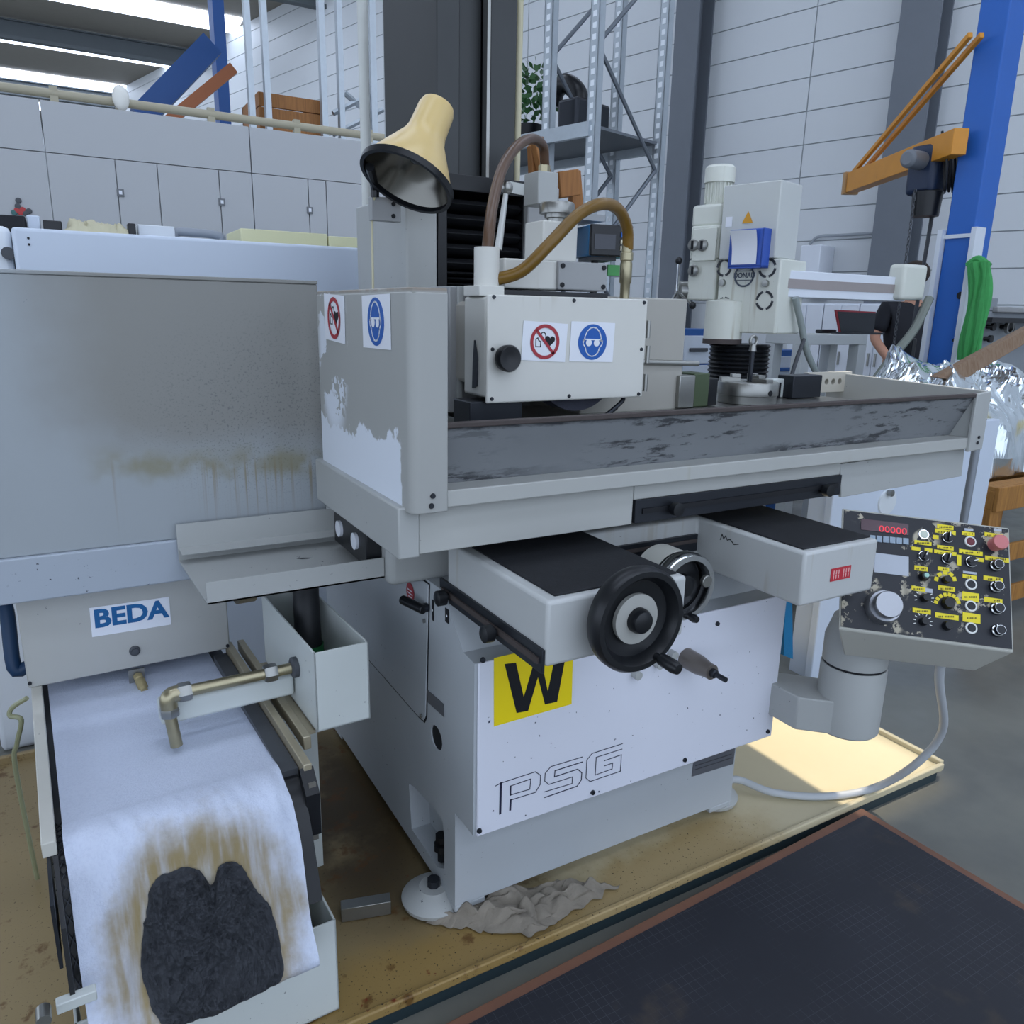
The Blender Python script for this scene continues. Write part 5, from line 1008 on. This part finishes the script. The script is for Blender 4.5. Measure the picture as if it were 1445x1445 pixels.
# arm along x
ya = q0.y-.15; aR = A.r(1098, 386, 1280, 422, ya, .16)
arm = MB().box(aR[0], aR[1], ya, ya+.2, aR[4], aR[5]).build('drill_arm', DWH, DM, bevel=.004); h3 = aR[5]-aR[4]
MB().box(aR[0]-.01, aR[1], ya-.004, ya+.001, aR[4]+h3*.32, aR[4]+h3*.68).build('arm_rack', mat('rack_pink_grey', 'a59c9a', .4, .3), arm)
aR2 = A.r(1272, 373, 1318, 424, ya-.06, .3); MB().box(aR2[0]+.02, aR2[0]+(aR2[1]-aR2[0])*.78, ya-.06, ya+.06, aR2[4], aR2[5]).build('arm_end_box', CRM, DM, bevel=.025, seg=4); MB().box(aR2[0]+(aR2[1]-aR2[0])*.6, aR2[1], ya, ya+.05, aR2[5]-.09, aR2[5]-.005).build('arm_end_lug', CRM, DM, bevel=.01)
cs_ = A.r(1092, 418, 1125, 470, ya+.05, .2); MB().box(cs_[0], cs_[1], ya+.05, ya+.25, cs_[4], cs_[5]).build('valve_box', mat('beige_grey_paint'), DM, bevel=.01)
cn = [at(*q, Y=ya-.02) for q in ((1122, 420), (1130, 455), (1140, 500), (1160, 535), (1195, 552))]; MB().tube(cn, .02, 10).build('drill_hose', mat('grey_hose', '8d9694', .4), DM)
cn = [at(*q, Y=ya-.03) for q in ((1135, 478), (1120, 520), (1106, 575))]; MB().tube(cn, .012, 8).build('drill_strut', DKGREY, DM)
cn = [at(*q, Y=ya-.12) for q in ((1312, 420), (1290, 465), (1262, 500), (1236, 535))]; MB().tube(cn, .028, 8).build('arm_hose', mat('grey_green_hose', '7a8078', .5), DM)
# bench with laptop
yn = 3.95; bz = at(1180, 472, Y=yn).z; bx0_, bx1_ = at(1133, 480, Y=yn).x, at(1224, 480, Y=yn).x
bn_ = thing('workbench', 'pale grey steel bench with square legs carrying a laptop', 'bench', ((bx0_+bx1_)/2, yn+.3, 0)); GW = mat('bench_grey', 'c5c9c9', .45)
MB().box(bx0_, bx1_, yn, yn+.35, bz-.075, bz).build('bench_top', GW, bn_, bevel=.004)
for x_ in (bx0_, bx1_-.09):
    for y_ in (yn, yn+.26): MB().box(x_, x_+.09, y_, y_+.09, 0, bz-.075).build('leg', GW, bn_, bevel=.003)
lp = thing('laptop', 'open dark laptop with red lid edge standing on the bench', 'laptop', (at(1210, 470, Y=yn+.2).x, yn+.25, bz)); l4 = [at(*q, Y=yn+.22) for q in ((1179, 437), (1236, 440), (1233, 471), (1185, 470))]
MB().prism(l4, (0, .012, 0)).build('laptop_lid', mat('laptop_red', '8d2630', .4), lp); l5 = [at(*q, Y=yn+.218) for q in ((1182, 439.5), (1236, 442), (1233, 470), (1187, 469))]; MB().prism(l5, (0, .004, 0)).build('laptop_screen', mat('laptop_black', '1b2028', .25), lp)
MB().box(l4[3].x-.1, l4[2].x-.12, yn+.04, yn+.22, bz, bz+.015).build('laptop_base', mat('laptop_black'), lp)
tag(MB().box(*[*A.r(1159, 465, 1181, 470, yn+.3, .06)[:4]], bz, bz+.03).build('black_pouch', BLACK, bevel=.008), 'small black pouch on the bench beside the laptop', 'pouch')
# tool cabinets and cupboards by the wall
def drawers(px, Y, lab, n_, hm):
    a = A.r(*px, Y, .5); t_ = thing('tool_cabinet', lab, 'cabinet', ((a[0]+a[1])/2, Y+.25, 0)); MB().box(a[0], a[1], Y, Y+.5, 0, a[5]).build('cabinet_body', mat('cabinet_blue', '2a5a9c', .45), t_, bevel=.005)
    h_ = .22
    for k in range(n_):
        z1_ = a[5]-.05-k*h_; d_ = MB().box(a[0]+.02, a[1]-.02, Y-.012, Y-.001, z1_-h_+.012, z1_).build('drawer', mat('drawer_white', 'd5dde8', .4), t_, bevel=.003); MB().box((a[0]+a[1])/2-.09, (a[0]+a[1])/2+.09, Y-.03, Y-.012, z1_-.12, z1_-.09).build('drawer_handle', hm, d_, bevel=.006)
drawers((960, 464, 1003, 560), 4.55, 'white-fronted tool cabinet beside the drill lever', 4, DKGREY); drawers((1078, 494, 1127, 570), 4.5, 'blue tool cabinet with white drawers behind the drill', 4, mat('cabinet_blue'))
a = A.r(1000, 460, 1010, 480, 4.15, .3)
a = A.r(955, 425, 1006, 470, 4.3, .2); tag(MB().box(a[0], a[1], 5.2, 5.33, .0, a[5]).build('white_partition', DWH, bevel=.005), 'plain white partition panel behind the tool cabinet', 'panel')
wcz = WF.p(1150, 428, -.5).z
CUPW = [(1122, 1160), (1160, 1200), (1200, 1238)]
x_a, x_b = WF.p(1112, 470, -.6).x, WF.p(1320, 470, -.6).x; n_ = 4
for k in range(n_):
    u0, u1 = x_a+(x_b-x_a)*k/n_, x_a+(x_b-x_a)*(k+1)/n_; t_ = thing('wall_cupboard', 'tall white double-door cupboard against the hall wall', 'cupboard', tuple(WF.M @ V(((u0+u1)/2, -.3, 0))), 'white cupboards along the hall wall')
    MB(WF.M).box(u0+.005, u1-.005, -.6, -.36, 0, wcz).build('carcass', DWH, t_)
    for s_ in (0, 1): d_ = MB(WF.M).box(u0+.01+s_*(u1-u0)/2, u0+(u1-u0)/2-.004+s_*(u1-u0)/2, -.618, -.6, .1, wcz-.02).build('cupboard_door', DWH, t_, bevel=.002); MB(WF.M).box(u0+(u1-u0)/2-.05+s_*.08, u0+(u1-u0)/2-.03+s_*.08, -.635, -.618, 1.1, 1.25).build('door_handle', STEEL, d_)
# wall conduit and switch box
pz = WF.p(1200, 328, -.06).z; wbx = tag(MB(WF.M).box(WF.p(1128, 370, -.4).x, WF.p(1156, 370, -.4).x, -.4, -.002, WF.p(1140, 420, -.4).z, WF.p(1140, 346, -.4).z).build('electric_cabinet', DWH, bevel=.01), 'white electric cabinet mounted high on the hall wall', 'cabinet')
cd = [WF.p(*q, -.05) for q in ((1142, 345), (1155, 334), (1185, 332), (1250, 328), (1285, 326))]; tag(MB(WF.M).tube(cd, .018, 8).build('wall_conduit', mat('conduit_grey', '9aa0a6', .5)), 'grey conduit pipe running along the hall wall', 'conduit')
# ------------------------------------------------------------------ blue crane post with orange jib and hoist
XP = 5.35; BP = mat('crane_blue', '2460b4', .4, var=.04)
yq = at(1376, 320, X=XP).y; yk2 = at(1336, 320, X=XP).y; bL = V((XP, yq, 0)); wq = .2
cr = thing('jib_crane', 'blue square crane post carrying an orange jib arm', 'crane', (XP+.1, (yq+yk2)/2, 0))
MB().box(XP, XP+wq, yq, yk2, .03, 4.9).build('crane_post', BP, cr, bevel=.01); MB().box(XP-.15, XP+wq+.15, yq-.15, yk2+.15, 0, .03).build('base_plate', BP, cr)
zg = at(1364, 322, X=XP).z
for y_ in (yq-.035, yk2+.002): MB().box(XP-.04, XP+.07, y_, y_+.033, .03, zg).build('guard_strip', mat('strip_white', 'd4dae2', .4), cr)
MB().box(XP-.012, XP-.002, yq-.03, yk2+.03, zg-.06, zg-.035).build('guard_band', mat('strip_white'), cr)
for q in ((1356, 417), (1349, 487), (1347, 480)): p = at(*q, X=XP); MB().cyl(p, p+V((-.01, 0, 0)), .025 if q[1] < 450 else .012, n=12).build('post_plug', INK, cr)
OR = mat('jib_orange', 'd08c2c', .45, var=.08, vs=8, extra=ex_chip)
yjm = (yq+yk2)/2; zj = at(1352, 200, X=XP-.12).z; tip = at(1203, 258, Z=zj); rt_ = V((XP-.12, at(1355, 200, X=XP-.12).y, zj)); jd = (V((tip.x, tip.y, zj))-rt_); jl = jd.length; jd.normalize(); js = jd.cross(V((0, 0, 1)))*.06
def bar(a_, b_, w_, h_, m, nm): 
    d_ = (b_-a_).normalized(); s_ = d_.cross(V((0, 0, 1))).normalized()*w_/2; u_ = s_.cross(d_).normalized()*h_/2
    return MB().hexa([a_-s_-u_, a_+s_-u_, a_+s_+u_, a_-s_+u_], [b_-s_-u_, b_+s_-u_, b_+s_+u_, b_-s_+u_]).build(nm, m, cr, bevel=.004)
bar(rt_, V((tip.x, tip.y, zj)), .10, .16, OR, 'jib_beam'); bar(V((tip.x, tip.y, zj))+jd*.01, V((tip.x, tip.y, zj))+jd*.06, .13, .18, mat('end_cap_tan', 'b08a5c', .5), 'jib_end_cap')
bar(rt_-jd*.0+V((0, 0, -.1)), rt_+V((0, 0, .78)), .14, .18, OR, 'jib_mast')
for s_ in (-1, 1): bar(rt_+V((0, 0, .62))+js*s_*.6, rt_+jd*jl*.95+V((0, 0, .07))+js*s_*.6, .03, .035, OR, 'jib_tie')
ho = rt_+jd*.36+V((0, 0, -.08)); hh_ = thing('chain_hoist', 'black and blue electric chain hoist hanging under the orange jib', 'hoist', tuple(ho+V((0, 0, -.6))))
pc_ = V((ho.x, 0, at(1327, 243, Y=ho.y).z)); yo_ = yq; yq = ho.y-.31
MB().box(pc_.x-.10, pc_.x+.10, yq+.2, yq+.42, pc_.z-.17, pc_.z+.16).build('hoist_body', mat('hoist_blue_black', '1c2b45', .4), hh_, bevel=.04, seg=3); MB().cyl((pc_.x-.26, yq+.31, pc_.z+.05), (pc_.x-.08, yq+.31, pc_.z+.05), .06, n=20).build('hoist_motor', mat('hoist_grey', '70757c', .4), hh_, bevel=.02)
MB().cyl((pc_.x+.08, yq+.31, pc_.z+.05), (pc_.x+.18, yq+.31, pc_.z+.05), .08, n=20).build('hoist_gearbox', mat('hoist_grey'), hh_, bevel=.02); MB().lathe([(0, 0), (.09, 0), (.10, .16), (.085, .17), (0, .15)], (pc_.x-.02, yq+.28, pc_.z-.31), (0, 0, 1), 18).build('chain_bag', BLACK, hh_)
MB().cyl((pc_.x, yq+.31, pc_.z+.15), (pc_.x, yq+.31, zj-.07), .02, n=8).build('trolley_hanger', DARK, hh_)
for k in range(5): x_ = pc_.x-.08+k*.045; MB().tube([(x_, yq+.2, pc_.z+.22), (x_-.03, yq+.12, pc_.z+.05), (x_+.02, yq+.13, pc_.z-.16), (x_+.05, yq+.2, pc_.z+.1)], .009, 6).build('hoist_cable', BLACK, hh_)
x_ = pc_.x-.12; zl_ = 1.0; zc_ = pc_.z-.15; ch_ = MB(); k = 0
while zc_ > zl_:
    w_ = .009; ch_.tube([(x_+(w_*math.cos(t*PI/4) if k % 2 else 0), yq+.31+(0 if k % 2 else w_*math.cos(t*PI/4)), zc_+.016*math.sin(t*PI/4)) for t in range(9)], .004, 4, 1, False); zc_ -= .026; k += 1
tag(ch_.build('lifting_chain', DKGREY, hh_), kind='stuff')
MB().cyl((pc_.x+.06, yq+.3, 1.5), (pc_.x+.1, yq+.3, pc_.z-.15), .014, n=8).build('pendant_cable', DKGREY, hh_)
MB().box(pc_.x+.03, pc_.x+.09, yq+.27, yq+.33, 1.3, 1.5).build('pendant_control', BLACK, hh_, bevel=.01)
yq = yo_
# green sling draped over a hook on the post
GS = mat('sling_green', '3f9a52', .75, var=.15, vs=20, bump=.4, bs=90); s4 = at(1384, 368, Y=yq-.05)
sg_ = thing('lifting_sling', 'bright green round lifting sling hanging beside the blue post', 'sling', tuple(s4))
for k in range(5): MB().tube([at(px_+k*5.5-8, py_, X=XP-.07-.012*(k % 2)) for px_, py_ in ((1379, 370), (1381, 395), (1377, 430), (1370, 470), (1364, 508))], lambda t: .024+.008*math.sin(9*t+k), 8).build('sling_strand', GS, sg_)
MB().tube([at(1366, 375, X=XP-.06), at(1380, 366, X=XP-.06), at(1395, 376, X=XP-.06)], .026, 8).build('sling_loop', GS, sg_)
# ------------------------------------------------------------------ foil-wrapped goods on pallets, plank, white cabinet
def ex_foil(n, c): return n.mix(n.mr(n.noise(5, 3), .6, .75), c, 'e6d9a8')
FOIL = mat('silver_foil', 'dfe6ea', .16, .95, extra=ex_foil)
yf_ = 2.55; fx0, fx1 = at(1240, 540, Y=yf_).x, 5.5; zf = at(1330, 545, Y=yf_).z
PZ = at(1420, 668, Y=2.4).z
def foil(u, v):
    x = fx0+(fx1-fx0)*u; y = 2.33+.72*v; e = min(u*3, (1-u)*6, v*3.2, (1-v)*6, 1); e = max(e, 0)
    s = e**.55; z = PZ+.01+(zf-PZ+.02)*s
    f = lambda a, b: abs(mnoise.noise(V((x*a, y*a, b))))
    z += s*(.14*mnoise.noise(V((x*1.6, y*1.6, 1)))+.15*(f(2.6, 2)-.2)+.10*(f(6, 4)-.2)+.035*f(14, 6)); x += .05*mnoise.noise(V((x*4, z*4, 3))); y += .06*mnoise.noise(V((x*5, z*5, 8)))
    return (x, y, max(z, PZ+.004))
tag(MB().grid(foil, 100, 70).build('foil_wrapped_load', FOIL, smooth=False), 'crumpled silver foil wrapped load piled on the wooden pallet frame', 'wrapped load')
def pallet(x0, x1, y0, y1, z1, lab, nm='pallet_crate'):
    t_ = thing(nm, lab, 'pallet', ((x0+x1)/2, (y0+y1)/2, 0))
    for k in range(5): yy = y0+(y1-y0-.1)*k/4; MB().box(x0, x1, yy, yy+.1, z1-.022, z1).build('deck_board', PALLET, t_, bevel=.003)
    for x_ in (x0, (x0+x1)/2-.05, x1-.1):
        for y_ in (y0, y1-.1): MB().box(x_, x_+.1, y_, y_+.1, 0, z1-.122).build('post', PALLET, t_, bevel=.004)
        MB().box(x_, x_+.1, y0, y1, z1-.122, z1-.022).build('stringer', PALLET, t_, bevel=.003)
    for z_ in (z1*.45, .1): MB().box(x0, x1, y0-.022, y0, z_, z_+.1).build('side_board', PALLET, t_, bevel=.003)
    MB().box(x0, x1, y0-.022, y0, z1-.13, z1-.0).build('side_board', PALLET, t_, bevel=.003)
pxl = at(1400, 700, Y=2.2).x
pallet(pxl+.02, pxl+1.7, 2.2, 3.1, PZ, 'tall wooden pallet frame under the silver foil load')
pa_, pb_ = at(1330, 532, Y=2.5), at(1450, 468, Y=2.62); pd = (pb_-pa_)
tag(MB().prism([pa_+V((-.05, 0, .0)), pa_+V((.17, 0, -.03)), pb_+V((.2, 0, -.0)), pb_+V((.02, 0, .03))], (0, .045, 0)).build('wood_plank', PLANKM, bevel=.004), 'weathered wooden plank lying slanted across the foil load', 'plank')
wk = thing('white_cabinet', 'plain white cabinet with round knob behind the control desk', 'cabinet', (3.0, 2.4, 0)); yw = 2.15
a = A.r(1172, 590, 1399, 740, yw, .4); zt_ = at(1385, 585, Y=yw).z-.03
MB().box(a[0]+.04, a[1], yw, yw+.04, 0, zt_).build('cabinet_front', WB, wk, bevel=.006); MB().box(a[0]+.06, a[1]-.02, yw+.04, yw+.14, 0, zt_-.01).build('cabinet_body', WB, wk)
p = at(1251, 708, Y=yw); MB().lathe([(0, 0), (.062, 0), (.06, .008), (0, .01)], p, (0, -1, 0), 30).build('round_disc', mat('disc_white', 'dce2e6', .35), wk); p = at(1254, 695, Y=yw-.01); MB().lathe([(0, 0), (.014, 0), (.016, .02), (0, .022)], p, (0, -1, 0), 16).build('disc_knob', STEEL, wk)
# grey machine far right
yg = 4.35; gm = thing('grey_lathe', 'grey machine tool with handles behind the green sling', 'machine', tuple(at(1430, 480, Y=yg))); GM = mat('mid_grey_paint', '8f959b', .45, extra=ex_chip)
a = A.r(1386, 440, 1470, 520, yg, .6); MB().box(a[0], a[1]+1.0, yg, yg+.6, 0, a[5]).build('headstock', GM, gm, bevel=.01); b_ = A.r(1386, 420, 1408, 440, yg, .3); MB().box(b_[0], b_[1], yg, yg+.3, a[5], b_[5]).build('headstock_top', GM, gm, bevel=.01)
b_ = A.r(1408, 434, 1480, 444, yg-.05, .3); MB().box(b_[0], b_[1]+.6, yg-.05, yg+.3, a[5]-.01, b_[5]).build('cover', mat('slide_grey'), gm, bevel=.01); b_ = A.r(1400, 449, 1470, 456, yg-.3, .3); MB().box(b_[0], b_[1]+.6, yg-.3, yg-.0, b_[4], b_[5]).build('shelf', BLACK, gm)
for q in ((1393, 461), (1389, 478), (1412, 461), (1419, 463)): p = at(*q, Y=yg); MB().lathe([(0, 0), (.02, 0), (.022, .04), (.035, .045), (.035, .07), (0, .072)], p, (0, -1, 0), 16).build('control_knob', BLACK, gm)
p = at(1424, 462, Y=yg-.1); MB().lathe([(.045, -.015), (.06, -.015), (.06, .015), (.045, .015)], p, (0, -1, 0), 24, closed=True).build('hand_wheel', STEEL, gm)
# dark shape between table and desk: hose bundle and blue bag
pb = [at(*q, Y=1.68) for q in ((1108, 848), (1118, 850), (1119, 930), (1106, 925))]
tag(MB().prism([p_ for p_ in pb], (0, .02, 0)).build('blue_bag', mat('bag_blue', '1d7fb4', .4, bump=.5, bs=20)), 'bright blue plastic bag hanging behind the front cover', 'bag')
# ------------------------------------------------------------------ person by the bench
P0 = at(1279, 470, Y=4.5); PX, PY = P0.x, 4.5
sp_ = thing('wooden_step', 'low wooden step under the standing person', 'step', (PX, PY, 0))
for k in range(4): MB().box(PX-.4, PX+.4, PY-.4+k*.2, PY-.21+k*.2, .155, .18).build('step_board', PALLET, sp_)
for x_ in (-.38, .32): MB().box(PX+x_, PX+x_+.06, PY-.4, PY+.39, 0, .155).build('step_runner', PALLET, sp_)
pe = thing('person', 'person in black t-shirt and dark trousers standing behind the drill arm', 'person', (PX, PY, .18))
sc = 1.96/1.8; zo = .18
def J(x, y, z): return V((PX+x*sc*.90+y*sc*.43, PY-x*sc*.43+y*sc*.90, zo+z*sc))
def skin(name, verts, edges, rad, m, root=0, par=pe, sub=2):
    me = bpy.data.meshes.new(name); me.from_pydata([J(*v) for v in verts], edges, []); o = bpy.data.objects.new(name, me); col.objects.link(o); setp(o, par); me.materials.append(m)
    s_ = o.modifiers.new('skin', 'SKIN'); s_.use_smooth_shade = True
    for i_, r_ in enumerate(rad):
        r2 = r_ if isinstance(r_, tuple) else (r_, r_); me.skin_vertices[0].data[i_].radius = (r2[0]*sc, r2[1]*sc); me.skin_vertices[0].data[i_].use_root = (i_ == root)
    b_ = o.modifiers.new('sub', 'SUBSURF'); b_.levels = sub; b_.render_levels = sub; return o
SKN = mat('skin', 'c08f76', .55); TSH = mat('black_tshirt', '1d1f26', .8); TRS = mat('dark_trousers', '20242c', .8)
#  pelvis 0, belly 1, chest 2, neck 3, head 4, top 5 ; arms ; legs
bv = [(0, 0, .95), (0, .01, 1.12), (0, .02, 1.36), (0, .01, 1.50), (0, -.02, 1.60), (0, -.02, 1.74)]
be = [(0, 1), (1, 2), (2, 3), (3, 4), (4, 5)]; brd = [(.15, .11), (.14, .10), (.15, .11), (.055, .055), (.078, .09), (.06, .07)]
for s_ in (-1, 1):
    k = len(bv); bv += [(s_*.18, .02, 1.43), (s_*.26, .03, 1.18), (s_*.20, -.17, 1.00), (s_*.13, -.24, .985)]; be += [(2, k), (k, k+1), (k+1, k+2), (k+2, k+3)]; brd += [.06, .043, .034, (.035, .024)]
    for f_ in range(4):
        j = len(bv); fx = (f_-1.5)*.019; bv += [(s_*.10+fx, -.285, .985), (s_*.075+fx, -.31, .965)]; be += [(k+3, j), (j, j+1)]; brd += [.010, .008]
    j = len(bv); bv += [(s_*.085, -.22, 1.0), (s_*.055, -.24, 1.0)]; be += [(k+3, j), (j, j+1)]; brd += [.011, .009]
    k = len(bv); bv += [(s_*.09, 0, .88), (s_*.10, -.01, .50), (s_*.10, .03, .10), (s_*.11, -.10, .04)]; be += [(0, k), (k, k+1), (k+1, k+2), (k+2, k+3)]; brd += [.085, .06, .042, (.045, .03)]
body = skin('body', bv, be, brd, SKN)
tv_ = [(0, 0, .93), (0, .01, 1.12), (0, .02, 1.36), (0, .01, 1.455)]; te = [(0, 1), (1, 2), (2, 3)]; trd = [(.175, .135), (.17, .13), (.18, .135), (.075, .07)]
for s_ in (-1, 1): k = len(tv_); tv_ += [(s_*.18, .02, 1.43), (s_*.245, .028, 1.22)]; te += [(2, k), (k, k+1)]; trd += [.082, .072]
skin('t_shirt', tv_, te, trd, TSH)
lv_ = [(0, 0, .98), (0, 0, .93)]; le = [(0, 1)]; lrd = [(.17, .13), (.17, .13)]
for s_ in (-1, 1): k = len(lv_); lv_ += [(s_*.09, 0, .86), (s_*.10, -.01, .50), (s_*.10, .03, .10)]; le += [(1, k), (k, k+1), (k+1, k+2)]; lrd += [.105, .078, .068]
skin('trousers', lv_, le, lrd, TRS)
for s_ in (-1, 1): skin('shoe', [(s_*.10, .06, .05), (s_*.105, -.05, .045), (s_*.11, -.14, .035)], [(0, 1), (1, 2)], [(.05, .045), (.05, .04), (.042, .03)], BLACK)
hr = J(0, -.01, 1.70); MB().ball(hr, .108*sc, 18, (.92, 1.05, .95)).build('hair', mat('brown_hair', '2e231b', .7), pe)
for s_ in (-1, 1): e_ = J(s_*.033, -.112, 1.66); MB().ball(e_, .012, 8).build('eye', INK, pe)
ns_ = J(0, -.118, 1.635); MB().ball(ns_, .018, 8, (.7, 1, 1.2)).build('nose', SKN, pe); mo_ = J(0, -.108, 1.60); MB().ball(mo_, .02, 8, (1.2, .4, .35)).build('mouth', mat('lips', '9a5c50', .5), pe)
bg_ = J(.0, -.30, .95); tag(MB().box(bg_.x-.10, bg_.x+.08, bg_.y-.05, bg_.y+.03, bg_.z-.03, bg_.z+.04).build('hand_tool', BLACK, bevel=.015), 'black hand tool held by the standing person', 'tool')
